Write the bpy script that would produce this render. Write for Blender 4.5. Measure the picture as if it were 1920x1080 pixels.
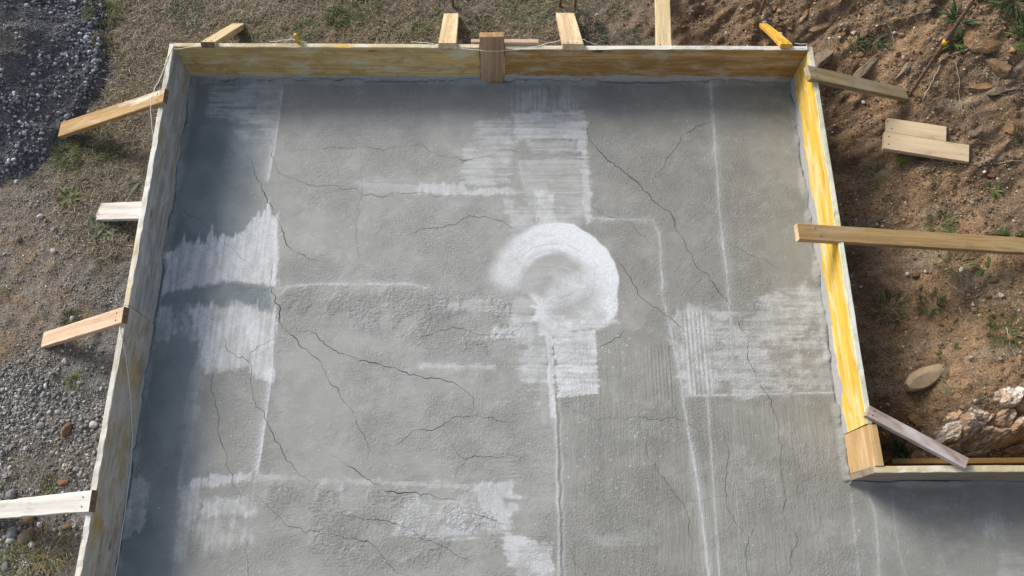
import bpy, bmesh, math
import numpy as np
from mathutils import Vector, Matrix

for o in list(bpy.data.objects):
    bpy.data.objects.remove(o)
scene = bpy.context.scene
COL = scene.collection
RNG = np.random.default_rng(11)
R = math.radians

# ------------------------------------------------------------------ camera, sky, sun, exposure
cam_data = bpy.data.cameras.new('camera')
cam = bpy.data.objects.new('camera', cam_data)
COL.objects.link(cam)
cam.location = (0.0, 0.0, 4.300)
cam.rotation_euler = (0.357048, -0.015328, -0.005718)
cam_data.sensor_width = 36.0
cam_data.lens = 28.6500
cam_data.clip_start = 0.05
cam_data.clip_end = 400.0
scene.camera = cam

# a board 1 m tall throws its shadow 1.10 m to the right and 0.90 m towards the viewer
SUN_TRAVEL = Vector((1.19, -1.02, -1.0)).normalized()
sun_el = math.asin(-SUN_TRAVEL.z)
sun_az = math.atan2(-SUN_TRAVEL.x, -SUN_TRAVEL.y)      # compass angle from +Y towards +X
world = bpy.data.worlds.new('World')
scene.world = world
world.use_nodes = True
wn = world.node_tree.nodes
sky = wn.new('ShaderNodeTexSky')
sky.sky_type = 'NISHITA'
sky.sun_disc = False
sky.sun_elevation = sun_el
sky.sun_rotation = sun_az
sky.air_density = 1.0
sky.dust_density = 2.5
sky.ozone_density = 1.0
hsv = wn.new('ShaderNodeHueSaturation')          # thin high cloud: the sky is paler than clear blue
hsv.inputs['Saturation'].default_value = 0.50
world.node_tree.links.new(sky.outputs[0], hsv.inputs['Color'])
world.node_tree.links.new(hsv.outputs[0], wn['Background'].inputs[0])
wn['Background'].inputs[1].default_value = 0.135
sun_data = bpy.data.lights.new('sun', 'SUN')
sun_data.energy = 2.9
sun_data.angle = R(22.0)
sun_data.color = (1.0, 0.945, 0.86)
sun = bpy.data.objects.new('sun', sun_data)
COL.objects.link(sun)
sun.location = (-6, 5, 8)
sun.rotation_euler = SUN_TRAVEL.to_track_quat('-Z', 'Y').to_euler()
vs = scene.view_settings
vs.view_transform = 'Standard'
vs.look = 'None'
vs.exposure = 0.44
vs.gamma = 1.0
vs.use_curve_mapping = False
scene.render.engine = 'CYCLES'

# ------------------------------------------------------------------ helpers: noise, meshes, tags
def _hash(i, j, seed):
    h = (i.astype(np.int64) * 374761393 + j.astype(np.int64) * 668265263 + seed * 974634777) & 0x7fffffff
    h = ((h ^ (h >> 13)) * 1274126177) & 0x7fffffff
    h = ((h ^ (h >> 15)) * 1103515245) & 0x7fffffff
    return ((h ^ (h >> 12)) & 0xffffff) / float(0xffffff)

def vnoise(x, y, seed=0):
    """smooth value noise 0..1 with unit cells"""
    x = np.asarray(x, float); y = np.asarray(y, float)
    xi = np.floor(x); yi = np.floor(y)
    fx = x - xi; fy = y - yi
    fx = fx * fx * fx * (fx * (fx * 6 - 15) + 10); fy = fy * fy * fy * (fy * (fy * 6 - 15) + 10)
    a = _hash(xi, yi, seed); b = _hash(xi + 1, yi, seed)
    c = _hash(xi, yi + 1, seed); d = _hash(xi + 1, yi + 1, seed)
    return (a * (1 - fx) + b * fx) * (1 - fy) + (c * (1 - fx) + d * fx) * fy

def fbm(x, y, seed=0, octaves=4, gain=0.5):
    t = 0; amp = 1; tot = 0
    for k in range(octaves):
        c, s = math.cos(k * 0.7), math.sin(k * 0.7)
        f = 2.03 ** k
        t = t + amp * vnoise((x * c - y * s) * f, (x * s + y * c) * f, seed + k * 17)
        tot += amp; amp *= gain
    return t / tot

def sstep(a, b, x):
    t = np.clip((x - a) / (b - a), 0, 1)
    return t * t * (3 - 2 * t)

def poly_sd(pts, x, y):
    """signed distance to a polygon, negative inside"""
    d = np.full(x.shape, 1e9); inside = np.zeros(x.shape, bool)
    n = len(pts)
    for i in range(n):
        ax, ay = pts[i]; bx, by = pts[(i + 1) % n]
        ex, ey = bx - ax, by - ay
        t = np.clip(((x - ax) * ex + (y - ay) * ey) / (ex * ex + ey * ey + 1e-12), 0, 1)
        d = np.minimum(d, (x - ax - t * ex) ** 2 + (y - ay - t * ey) ** 2)
        cond = (ay > y) != (by > y)
        inside ^= cond & (x < (bx - ax) * (y - ay) / (by - ay + 1e-12) + ax)
    d = np.sqrt(d)
    return np.where(inside, -d, d)

def line_d(pts, x, y):
    """distance to a polyline and the position 0..1 along it"""
    d = np.full(x.shape, 1e9); pos = np.zeros(x.shape)
    n = len(pts) - 1
    for i in range(n):
        ax, ay = pts[i]; bx, by = pts[i + 1]
        ex, ey = bx - ax, by - ay
        t = np.clip(((x - ax) * ex + (y - ay) * ey) / (ex * ex + ey * ey + 1e-12), 0, 1)
        q = np.sqrt((x - ax - t * ex) ** 2 + (y - ay - t * ey) ** 2)
        m = q < d
        d = np.where(m, q, d); pos = np.where(m, (i + t) / n, pos)
    return d, pos

def mesh_from(name, verts, faces, smooth=False, attrs=None):
    """numpy mesh; faces is an (n,3) or (n,4) array; attrs name -> (type, data)"""
    me = bpy.data.meshes.new(name)
    verts = np.asarray(verts, np.float32); faces = np.asarray(faces, np.int32)
    n, k = faces.shape
    me.vertices.add(len(verts)); me.vertices.foreach_set('co', verts.ravel())
    me.loops.add(n * k); me.loops.foreach_set('vertex_index', faces.ravel())
    me.polygons.add(n)
    me.polygons.foreach_set('loop_start', np.arange(0, n * k, k, dtype=np.int32))
    me.polygons.foreach_set('loop_total', np.full(n, k, np.int32))
    me.polygons.foreach_set('use_smooth', np.full(n, smooth, bool))
    for an, (ty, data) in (attrs or {}).items():
        a = me.attributes.new(an, ty, 'POINT')
        key = {'FLOAT': 'value', 'FLOAT_VECTOR': 'vector', 'FLOAT_COLOR': 'color'}[ty]
        a.data.foreach_set(key, np.asarray(data, np.float32).ravel())
    me.update(calc_edges=True)
    return me

def link(name, me, mats=(), parent=None, loc=(0, 0, 0)):
    o = bpy.data.objects.new(name, me)
    COL.objects.link(o)
    o.location = loc
    if me is not None:
        for m in (mats if isinstance(mats, (list, tuple)) else [mats]):
            if m.name not in [q.name for q in me.materials if q]:
                me.materials.append(m)
    if parent is not None:
        o.parent = parent
    return o

def tag(o, label=None, cat=None, group=None, kind=None):
    if label: o['label'] = label
    if cat: o['category'] = cat
    if group: o['group'] = group
    if kind: o['kind'] = kind
    return o

# ------------------------------------------------------------------ helpers: node materials
class Mat:
    def __init__(self, name, rough=0.8, spec=0.3):
        self.m = bpy.data.materials.new(name); self.m.use_nodes = True
        self.nt = self.m.node_tree; self.b = self.nt.nodes['Principled BSDF']
        self.b.inputs['Roughness'].default_value = rough
        self.b.inputs['Specular IOR Level'].default_value = spec
    def put(self, sock, v):
        if isinstance(v, bpy.types.NodeSocket): self.nt.links.new(v, sock)
        elif isinstance(v, (tuple, list)) and len(v) == 3 and sock.type == 'RGBA': sock.default_value = (*v, 1)
        else: sock.default_value = v
    def attr(self, name, out='Vector'):
        n = self.nt.nodes.new('ShaderNodeAttribute'); n.attribute_name = name
        return n.outputs[out]
    def coord(self):
        return self.nt.nodes.new('ShaderNodeTexCoord').outputs['Object']
    def scale(self, v, s, loc=(0, 0, 0)):
        n = self.nt.nodes.new('ShaderNodeMapping'); self.put(n.inputs[0], v)
        n.inputs['Location'].default_value = loc
        n.inputs['Scale'].default_value = s if isinstance(s, tuple) else (s, s, s)
        return n.outputs[0]
    def noise(self, v, s=1.0, detail=4, rough=0.55, dist=0.0):
        n = self.nt.nodes.new('ShaderNodeTexNoise'); self.put(n.inputs['Vector'], v)
        n.inputs['Scale'].default_value = s; n.inputs['Detail'].default_value = detail
        n.inputs['Roughness'].default_value = rough; n.inputs['Distortion'].default_value = dist
        return n.outputs['Fac']
    def voro(self, v, s=1.0, out='Distance'):
        n = self.nt.nodes.new('ShaderNodeTexVoronoi'); self.put(n.inputs['Vector'], v)
        n.inputs['Scale'].default_value = s
        return n.outputs[out]
    def ramp(self, f, lo, hi, a=0.0, b=1.0):
        n = self.nt.nodes.new('ShaderNodeMapRange'); n.interpolation_type = 'SMOOTHSTEP'
        self.put(n.inputs[0], f)
        for i, q in enumerate((lo, hi, a, b)): n.inputs[1 + i].default_value = q
        return n.outputs[0]
    def mix(self, f, a, b, mode='MIX'):
        n = self.nt.nodes.new('ShaderNodeMix'); n.data_type = 'RGBA'; n.blend_type = mode
        self.put(n.inputs[0], f); self.put(n.inputs[6], a); self.put(n.inputs[7], b)
        return n.outputs[2]
    def math(self, op, a, b=0.0):
        n = self.nt.nodes.new('ShaderNodeMath'); n.operation = op
        self.put(n.inputs[0], a); self.put(n.inputs[1], b)
        return n.outputs[0]
    def sep(self, v):
        n = self.nt.nodes.new('ShaderNodeSeparateXYZ'); self.put(n.inputs[0], v)
        return n.outputs
    def bump(self, h, strength=0.5, dist=0.01):
        n = self.nt.nodes.new('ShaderNodeBump'); self.put(n.inputs['Height'], h)
        n.inputs['Strength'].default_value = strength; n.inputs['Distance'].default_value = dist
        self.nt.links.new(n.outputs[0], self.b.inputs['Normal'])
    def color(self, c): self.put(self.b.inputs['Base Color'], c)

def wood(name, a, b, stain=None, stain_amt=0.5, wash=None, wash_amt=0.0, residue=0.0, knots=0.0, seed=0.0, rough=0.75,
         grain=1.0, blotch=(2.2, 1.0, 7.0)):
    """sawn timber; 'bc' runs (along, across thickness, across width) in metres"""
    M = Mat(name, rough, 0.25)
    bc = M.attr('bc')
    v = M.scale(bc, (3.0 * grain, 70.0 * grain, 70.0 * grain), (seed, seed * 1.7, seed * 0.6))
    g = M.noise(v, 1.0, 6, 0.68, 0.4)
    g2 = M.noise(M.scale(bc, (1.0, 18.0, 22.0), (seed + 3, seed, seed)), 1.0, 3, 0.5, 0.8)
    c = M.mix(M.ramp(g, 0.36, 0.62), a, tuple(x * 0.88 for x in b))
    c = M.mix(M.ramp(g2, 0.35, 0.7, 0.0, 0.75), c, tuple(x * 0.66 for x in b))
    if stain:
        s = M.noise(M.scale(bc, blotch, (seed + 9, 0, seed + 2)), 1.0, 5, 0.62, 0.6)
        c = M.mix(M.ramp(s, 0.60 - 0.35 * stain_amt, 0.75 - 0.27 * stain_amt, 0.0, 0.95), c, stain)
    if wash:
        s = M.noise(M.scale(bc, (5.0, 4.0, 12.0), (seed + 21, 0, seed + 5)), 1.0, 7, 0.72, 0.3)
        c = M.mix(M.ramp(s, 0.61 - 0.35 * wash_amt, 0.80 - 0.3 * wash_amt, 0.0, 0.85), c, wash)
    if knots:
        d = M.voro(M.scale(bc, (2.6, 0.0, 7.5), (seed, 0, seed)), 1.0)
        k = M.noise(M.scale(bc, (9.0, 9.0, 16.0), (seed, 0, 0)), 1.0, 2)
        d = M.math('ADD', d, M.math('MULTIPLY', M.math('SUBTRACT', k, 0.5), 0.12))
        c = M.mix(M.ramp(d, 0.06, 0.13, knots, 0.0), c, (0.055, 0.03, 0.016))
    if residue:
        t = M.sep(bc)[2]
        n = M.noise(M.scale(bc, (5.0, 5.0, 14.0), (seed + 2, 0, 0)), 1.0, 5, 0.65)
        lim = M.math('ADD', t, M.math('MULTIPLY', M.math('SUBTRACT', n, 0.5), residue * 2.2))
        f = M.ramp(lim, residue * 0.88, residue * 1.08, 1.0, 0.0)
        cem = M.mix(M.noise(M.scale(bc, 40.0), 1.0, 4), (0.24, 0.24, 0.235), (0.46, 0.46, 0.455))
        c = M.mix(f, c, cem)
    sp = M.noise(M.scale(bc, (60.0, 90.0, 90.0), (seed, 5, 1)), 1.0, 3, 0.7)
    c = M.mix(M.ramp(sp, 0.66, 0.76, 0.0, 0.6), c, (0.10, 0.075, 0.05))
    dirt = M.noise(M.scale(bc, (6.0, 9.0, 16.0), (seed + 4, 2, 7)), 1.0, 6, 0.7, 0.5)
    c = M.mix(M.ramp(dirt, 0.52, 0.72, 0.0, 0.45), c, M.mix(1.0, c, (0.45, 0.42, 0.38), 'MULTIPLY'))
    M.color(c)
    M.bump(g, 0.5, 0.005)
    return M.m

# ------------------------------------------------------------------ the layout, in metres
# slab surface z = 0; formwork inner faces: left x = -1.893, right x = 1.820, back y = 2.975, return y = 0.530
XL, XR, YB, YR = -1.893, 1.820, 2.975, 0.530
BH = 0.320            # boards stand this much above the slab
TH = 0.028            # board thickness

HEAP = [(-2.659,3.836),(-2.560,3.579),(-2.511,3.331),(-2.457,3.071),(-2.483,2.934),(-2.547,2.781),(-2.590,2.632),(-2.664,2.551),(-2.714,2.449),(-2.786,2.370),(-2.928,2.306),(-3.275,2.200),(-4.194,2.409),(-4.698,4.083),(-2.705,4.101)]
GRAVEL = [(-2.886,1.131),(-2.633,1.160),(-2.571,1.281),(-2.373,1.312),(-2.116,1.265),(-2.094,1.129),(-2.130,0.669),(-2.125,0.478),(-2.140,0.332),(-2.281,0.293),(-2.328,0.190),(-2.380,0.051),(-2.696,0.053)]
GRASSY = [(-2.614,3.836),(-2.454,3.091),(-2.620,2.485),(-2.529,1.997),(-2.200,1.668),(-2.057,1.997),(-2.037,2.597),(-2.029,3.233),(-0.118,3.284),(0.543,3.288),(0.746,3.603),(0.865,3.864)]

def ground_h(x, y):
    """height of the earth round the slab"""
    x = np.asarray(x, float); y = np.asarray(y, float)
    z = np.full(x.shape, -0.075)
    # left and back: almost level
    z = z + 0.03 * (fbm(x * 1.3, y * 1.3, 5, 3) - 0.5) * 2
    # heap of dark gravel in the far left corner
    hd = -poly_sd(HEAP, x, y) + 0.05 * (fbm(x * 9, y * 9, 8, 3) - 0.5)
    heap = sstep(-0.01, 0.06, hd) * 0.05 + sstep(0.0, 0.9, hd) * 0.34
    heap = heap * (0.75 + 0.5 * fbm(x * 4, y * 4, 9, 3))
    z = z + heap
    # bank of earth to the right and far right: a trench beside the form, then rising
    r = sstep(0.35, 1.7, x) * sstep(2.95, 3.25, y)
    z = z + 0.30 * r * sstep(3.05, 4.6, y)
    e = sstep(XR - 0.05, XR + 0.02, x)
    trench = -0.20 * (1 - sstep(1.95, 2.55, x)) - 0.03
    rise = 0.10 * sstep(2.1, 3.0, x) + 0.45 * sstep(2.7, 4.6, x)
    back = 1 - sstep(2.75, 3.15, y)
    z = z + e * (trench * back + rise)
    bank = sstep(2.2, 3.3, x + 0.55 * (y - 2.4)) * sstep(2.2, 3.2, y)
    z = z + e * 0.22 * bank
    # pit behind the short return of the form
    pit = sstep(1.05, 0.62, y) * sstep(XR - 0.02, XR + 0.05, x)
    z = z - 0.22 * pit
    ledge = sstep(2.2, 2.55, x) * sstep(0.66, 0.84, y) * sstep(1.5, 1.0, y)
    z = z + 0.11 * ledge
    # lumps
    soil = np.maximum(sstep(1.3, 2.0, x), sstep(0.6, 1.5, x) * sstep(3.0, 3.2, y))
    rid = 1 - np.abs(2 * fbm((x + 0.6 * y) * 3.2, (y - 0.6 * x) * 7.0, 31, 4) - 1)
    z = z + soil * (0.05 * (fbm(x * 5, y * 5, 13, 4) - 0.5) * 2 + 0.075 * (rid - 0.75) * sstep(2.3, 2.9, y + 0.3 * (x - 1.8)))
    z = z + 0.016 * (fbm(x * 16, y * 16, 3, 4) - 0.5) * 2 + soil * 0.026 * (fbm(x * 34, y * 34, 4, 3) - 0.5)
    # far away the land is gently rolling
    far = sstep(6, 40, np.hypot(x, y))
    z = z + far * 0.8 * (fbm(x * 0.05, y * 0.05, 77, 3) - 0.5)
    # keep clear of the slab
    inside = (x > XL - 0.09) & (x < XR + 0.10) & (y < YB + 0.09)
    inside |= (x >= XR) & (y < YR + 0.09) & (y > -3.2)
    z = np.where(inside & (y > -3.2), np.minimum(z, -0.16), z)
    return z

def gz(x, y):
    return float(ground_h(np.array([x]), np.array([y]))[0])

# ------------------------------------------------------------------ ground
def graded(lo, hi, step, far, grow=1.16):
    mid = list(np.arange(lo, hi + step * 0.5, step))
    up = []; s = step; p = mid[-1]
    while p < far:
        s *= grow; p += s; up.append(p)
    dn = []; s = step; p = mid[0]
    while p > -far:
        s *= grow; p -= s; dn.append(p)
    return np.array(dn[::-1] + mid + up)

gx = graded(-3.7, 3.9, 0.0135, 120.0)
gy = graded(-0.3, 4.4, 0.0135, 120.0)
GX, GY = np.meshgrid(gx, gy)
GZ = ground_h(GX, GY)
nx, ny = len(gx), len(gy)
idx = np.arange(nx * ny).reshape(ny, nx)
quads = np.stack([idx[:-1, :-1], idx[:-1, 1:], idx[1:, 1:], idx[1:, :-1]], -1).reshape(-1, 4)
cx = (GX[:-1, :-1] + GX[1:, 1:]).ravel() / 2; cy = (GY[:-1, :-1] + GY[1:, 1:]).ravel() / 2
under = ((cx > XL + 0.06) & (cx < XR - 0.06) & (cy < YB - 0.06) & (cy > -2.9)) | ((cx >= XR - 0.06) & (cx < 4.9) & (cy < YR - 0.06) & (cy > -2.9))
quads = quads[~under]

def ground_zones(x, y):
    w = 0.06 * (fbm(x * 6, y * 6, 51, 4) - 0.5) * 2
    heap = sstep(-0.05, 0.04, -poly_sd(HEAP, x, y) + w * 0.7)
    grav = sstep(-0.16, 0.12, -poly_sd(GRAVEL, x, y) + w * 2.0) * (1 - heap)
    gras = sstep(-0.14, 0.14, -poly_sd(GRASSY, x, y) + w * 2.0) * (1 - heap)
    soil = np.maximum(sstep(1.5, 2.0, x + w), sstep(0.55, 1.25, x + w * 3) * sstep(3.0, 3.1, y))
    return heap, grav, gras * (1 - soil), soil

def lerp(a, b, f):
    return a * (1 - f[:, None]) + np.asarray(b)[None, :] * f[:, None]

def ground_color(x, y):
    heap, grav, gras, soil = ground_zones(x, y)
    n1 = fbm(x * 7, y * 7, 61, 5); n2 = fbm(x * 2.3, y * 2.3, 62, 4); n3 = fbm(x * 30, y * 30, 63, 3)
    c = np.tile(np.array([0.225, 0.192, 0.157]), (len(x), 1))
    c = lerp(c, (0.235, 0.178, 0.125), sstep(0.48, 0.66, n1))
    c = lerp(c, (0.205, 0.195, 0.182), sstep(0.5, 0.64, n2))
    c = lerp(c, (0.195, 0.165, 0.128), gras * 0.9)
    c = lerp(c, (0.120, 0.118, 0.072), gras * sstep(0.52, 0.68, n1) * 0.8)
    c = lerp(c, (0.190, 0.184, 0.176), grav * 0.85)
    s = np.tile(np.array([0.222, 0.156, 0.102]), (len(x), 1))
    s = lerp(s, (0.300, 0.196, 0.112), sstep(0.5, 0.68, n2) * 0.9)
    s = lerp(s, (0.145, 0.101, 0.067), sstep(0.55, 0.7, n1) * 0.8)
    s = lerp(s, (0.280, 0.222, 0.160), sstep(0.58, 0.74, fbm(x * 4, y * 9, 66, 4)) * 0.7)
    c = c * (1 - soil[:, None]) + s * soil[:, None]
    hc = np.tile(np.array([0.115, 0.117, 0.128]), (len(x), 1))
    hc = lerp(hc, (0.155, 0.142, 0.130), sstep(0.5, 0.7, n2))
    c = c * (1 - heap[:, None]) + hc * heap[:, None]
    return c * (0.72 + 0.56 * n3)[:, None]

gcol = ground_color(GX.ravel(), GY.ravel())
gcol = np.concatenate([gcol, np.ones((len(gcol), 1))], 1)
M = Mat('earth', 0.95, 0.1)
oc = M.coord()
c = M.attr('tint', 'Color')
f1 = M.noise(oc, 90.0, 5, 0.7)
f2 = M.noise(oc, 22.0, 4, 0.6)
c = M.mix(1.0, c, M.mix(M.ramp(f1, 0.25, 0.75), (0.45, 0.45, 0.45), (1.5, 1.5, 1.5)), 'MULTIPLY')
c = M.mix(M.ramp(M.noise(oc, 160.0, 2), 0.68, 0.74, 0.0, 0.7), c, (0.34, 0.30, 0.25))
M.color(c)
M.bump(M.math('ADD', f1, M.math('MULTIPLY', f2, 1.2)), 0.9, 0.02)
MAT_EARTH = M.m
ground = link('ground', mesh_from('ground', np.stack([GX.ravel(), GY.ravel(), GZ.ravel()], 1), quads, True,
              {'tint': ('FLOAT_COLOR', gcol)}), MAT_EARTH)
tag(ground, 'bare earth, dry turf and stony soil round the slab', kind='structure')

# ------------------------------------------------------------------ concrete slab: relief and marks on a fine grid
ST = 0.0056
sx = np.arange(XL - 0.004, 3.45, ST); sy = np.arange(-0.62, YB + 0.006, ST)
SX, SY = np.meshgrid(sx, sy)
SHP = SX.shape
X = SX; Y = SY
wx = X + 0.012 * (fbm(X * 14, Y * 14, 101, 3) - 0.5) * 2
wy = Y + 0.012 * (fbm(X * 14, Y * 14, 102, 3) - 0.5) * 2
n_fine = fbm(X * 55, Y * 55, 103, 2)
n_mid = fbm(X * 18, Y * 18, 104, 3)
n_big = fbm(X * 3.2, Y * 3.2, 105, 4)
streak_h = 0.55 * fbm(X * 3.5, Y * 85, 106, 3, 0.65) + 0.45 * fbm(X * 9, Y * 30, 109, 4, 0.6)       # trowel passes running left-right
streak_v = 0.55 * fbm(X * 85, Y * 3.5, 107, 3, 0.65) + 0.45 * fbm(X * 30, Y * 9, 110, 4, 0.6)       # passes running up-down
blot = fbm(X * 9, Y * 9, 108, 5, 0.68)
wisp = fbm(X * 40, Y * 26, 111, 4, 0.7)
white = np.zeros(SHP); damp_dark = np.zeros(SHP); rough = np.full(SHP, 1.0); brushed = np.zeros(SHP); lift = np.zeros(SHP)

def patch(pts, strength=0.8, feather=0.02, edge=0.02, streak=0.4, along='h', blotch=0.3, spike=0.0, smooth=0.7, raise_=0.0):
    """pale laitance left by the trowel inside an outline"""
    xs = [p[0] for p in pts]; ys = [p[1] for p in pts]
    pad = 0.12 + spike
    i0, i1 = np.searchsorted(sx, (min(xs) - pad, max(xs) + pad)); j0, j1 = np.searchsorted(sy, (min(ys) - pad, max(ys) + pad))
    if i1 <= i0 or j1 <= j0: return
    q = np.s_[j0:j1, i0:i1]
    x, y = wx[q] * 0.35 + X[q] * 0.65, wy[q] * 0.35 + Y[q] * 0.65
    if spike:
        sp = 1.5 * vnoise(X[q] / 0.017, Y[q] * 0.8, 201) ** 5 + 0.5 * vnoise(X[q] / 0.04, Y[q] * 0.6, 202) + 0.35 * vnoise(X[q] / 0.012, Y[q], 203)
        y = y - spike * sp * sstep(min(ys) + 0.10, max(ys) - 0.05, y)
    st = streak_h if along == 'h' else streak_v
    sd = poly_sd(pts, x, y) + edge * (st[q] - 0.5) * 2.4 + edge * 1.1 * (blot[q] - 0.5) * 2 + 0.010 * (n_fine[q] - 0.5) * 2 + 0.02 * (n_mid[q] - 0.5)
    m = sstep(0, 1, -sd / feather + 0.5)
    body = np.clip(1.06 - streak * sstep(0.38, 0.70, st[q]) - 1.15 * blotch * sstep(0.38, 0.66, blot[q]) - 0.25 * (n_fine[q] - 0.3), 0, 1)
    thin = 0.62 + 0.38 * sstep(0.25, 0.7, 0.5 * wisp[q] + 0.5 * (1 - st[q]))
    v = 0.90 * strength * m * body * thin
    white[q] = np.maximum(white[q], v)
    rough[q] *= 1 - smooth * m
    lift[q] += raise_ * m

def stroke(pts, width=0.012, strength=0.7, ragged=0.5, raise_=0.0008, soft=1.0):
    """a pale ridge left along the edge of a trowel pass"""
    d, pos = line_d(pts, wx * 0.5 + X * 0.5, wy * 0.5 + Y * 0.5)
    m = d < width * 6
    r = sstep(0.25, 0.7, blot) * ragged + (1 - ragged)
    v = strength * r * np.exp(-(d / (width * 0.75)) ** 2) * (0.75 + 0.5 * n_fine)
    v2 = 0.35 * strength * r * np.exp(-(d / (width * 2.6)) ** 2) * soft
    white[m] = np.maximum(white[m], np.maximum(v, v2)[m])
    lift[m] += (raise_ * np.exp(-(d / (width * 0.5)) ** 2))[m]

def sided(pts, width=0.03, strength=0.6, ragged=0.4):
    # a pale veil that ends sharply on the right of the line and fades away to its left
    x, y = wx * 0.25 + X * 0.75, wy * 0.25 + Y * 0.75
    d, pos = line_d(pts, x, y)
    m = d < width * 5
    px = np.interp(y, [p[1] for p in pts][::-1], [p[0] for p in pts][::-1])
    left = x < px
    r = 1 - ragged * sstep(0.35, 0.65, blot)
    v = strength * r * np.where(left, np.exp(-d / width), np.exp(-(d / 0.0035) ** 2)) * np.minimum(1, np.minimum(pos, 1 - pos) * 14 + 0.1)
    white[m] = np.maximum(white[m], v[m])
    lift[m] += (0.001 * np.exp(-(d / 0.005) ** 2))[m]

def region(pts, feather=0.08):
    return sstep(0, 1, -poly_sd(pts, wx, wy) / feather + 0.5)

# the strip along the left form was closed up smooth and still holds dampness
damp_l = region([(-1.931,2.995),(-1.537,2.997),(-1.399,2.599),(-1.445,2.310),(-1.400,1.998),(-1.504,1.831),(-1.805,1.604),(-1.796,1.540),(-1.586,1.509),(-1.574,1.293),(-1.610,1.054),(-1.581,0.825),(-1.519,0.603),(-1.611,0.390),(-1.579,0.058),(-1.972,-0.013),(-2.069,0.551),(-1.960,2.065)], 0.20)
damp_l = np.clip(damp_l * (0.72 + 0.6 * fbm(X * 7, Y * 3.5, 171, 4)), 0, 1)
damp_dark = np.maximum(damp_dark, 0.88 * damp_l * (0.86 + 0.28 * (n_big - 0.5)))
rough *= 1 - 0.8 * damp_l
back = sstep(2.62, 2.95, Y + 0.12 * (n_big - 0.5)) * (X > -1.4)  # back edge: smoother and slightly darker
damp_dark = np.maximum(damp_dark, 0.20 * back); rough *= 1 - 0.5 * back
damp_dark = np.maximum(damp_dark, 0.75 * region([(-1.877,1.588),(-1.542,1.642),(-1.285,1.604),(-1.273,1.477),(-1.525,1.490),(-1.879,1.503)], 0.03) * (X < -1.2))
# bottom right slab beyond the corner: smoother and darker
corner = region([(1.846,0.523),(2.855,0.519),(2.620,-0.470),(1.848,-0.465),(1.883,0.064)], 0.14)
damp_dark = np.maximum(damp_dark, 0.06 * corner); rough *= 1 - 0.6 * corner

# coarser areas
lumpy = np.maximum.reduce([region([(-1.241,1.604),(-0.705,1.629),(0.075,1.540),(0.191,1.291),(-0.102,1.215),(-0.512,1.292),(-0.868,1.384),(-1.229,1.477)], 0.07),
                           0.9 * region([(-1.222,0.534),(-0.646,0.532),(-0.014,0.383),(-0.013,0.201),(-0.412,0.127),(-0.784,0.129),(-1.169,0.284)], 0.08)])
rough_extra = 1.5 * lumpy
brushed = np.maximum.reduce([region([(0.366,1.260),(0.897,1.290),(1.015,0.932),(1.799,0.974),(1.745,0.040),(0.331,0.048)], 0.10) * 0.9,
                             region([(0.794,1.290),(0.941,1.290),(0.972,0.932),(0.800,0.933)], 0.03)])

# pale trowelled patches
patch([(-1.765,2.926),(-1.342,2.952),(-1.344,2.730),(-1.356,2.555),(-1.455,2.592),(-1.471,2.681),(-1.775,2.694)], 0.50, 0.04, 0.02, 0.75, 'h', 0.35)
patch([(-1.529,2.920),(-1.341,2.948),(-1.356,2.555),(-1.440,2.570)], 0.34, 0.05, 0.02, 0.6, 'v', 0.4)
patch([(-1.592,2.613),(-1.364,2.636),(-1.386,2.533),(-1.522,2.555)], 0.26, 0.06, 0.02, 0.5, 'h', 0.4)
patch([(-1.879,1.791),(-1.749,1.857),(-1.571,1.890),(-1.475,1.897),(-1.413,2.005),(-1.279,2.015),(-1.251,1.623),(-1.484,1.649),(-1.871,1.566)], 0.85, 0.025, 0.015, 0.30, 'v', 0.10, spike=0.085, raise_=0.0006)
patch([(-1.710,1.465),(-1.467,1.503),(-1.235,1.452),(-1.224,1.065),(-1.325,1.101),(-1.363,1.142),(-1.584,1.119),(-1.630,1.208)], 0.85, 0.05, 0.02, 0.30, 'v', 0.22, spike=0.03)
patch([(-1.823,1.478),(-1.640,1.471),(-1.484,1.142),(-1.618,1.113),(-1.687,1.293)], 0.40, 0.08, 0.03, 0.5, 'v', 0.5)
patch([(-1.650,1.143),(-1.587,1.143),(-1.592,0.910),(-1.637,0.825),(-1.657,0.939)], 0.30, 0.07, 0.02, 0.5, 'v', 0.5)
sided([(-1.220,1.142),(-1.226,0.995),(-1.231,0.824),(-1.237,0.684),(-1.247,0.569)], 0.024, 0.85, 0.3)
sided([(-1.280,2.025),(-1.265,1.831),(-1.253,1.604)], 0.03, 0.8, 0.3)
sided([(-1.236,1.459),(-1.232,1.292),(-1.220,1.054)], 0.03, 0.8, 0.3)
sided([(-1.332,2.955),(-1.334,2.692),(-1.343,2.453),(-1.359,2.257)], 0.022, 0.62, 0.4)
patch([(-1.878,1.493),(-1.781,1.471),(-1.782,1.354),(-1.814,1.293),(-1.870,1.278),(-1.890,1.293)], 0.50, 0.012, 0.02, 0.2, 'v', 0.35)
patch([(-1.890,0.556),(-1.780,0.550),(-1.797,0.483),(-1.805,0.391),(-1.784,0.325),(-1.834,0.266),(-1.890,0.249)], 0.45, 0.014, 0.03, 0.1, 'v', 0.25)
patch([(-1.643,0.528),(-1.471,0.568),(-1.271,0.591),(-1.273,0.556),(-1.487,0.519),(-1.530,0.514),(-1.621,0.501)], 0.62, 0.03, 0.02, 0.4, 'v', 0.75)
patch([(-1.642,0.536),(-1.538,0.536),(-1.517,0.389),(-1.568,0.306),(-1.613,0.325)], 0.38, 0.04, 0.02, 0.4, 'v', 0.6)
patch([(-1.516,0.442),(-1.350,0.463),(-1.254,0.478),(-1.236,0.383),(-1.367,0.373),(-1.503,0.384)], 0.58, 0.04, 0.02, 0.5, 'v', 0.5)
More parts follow.
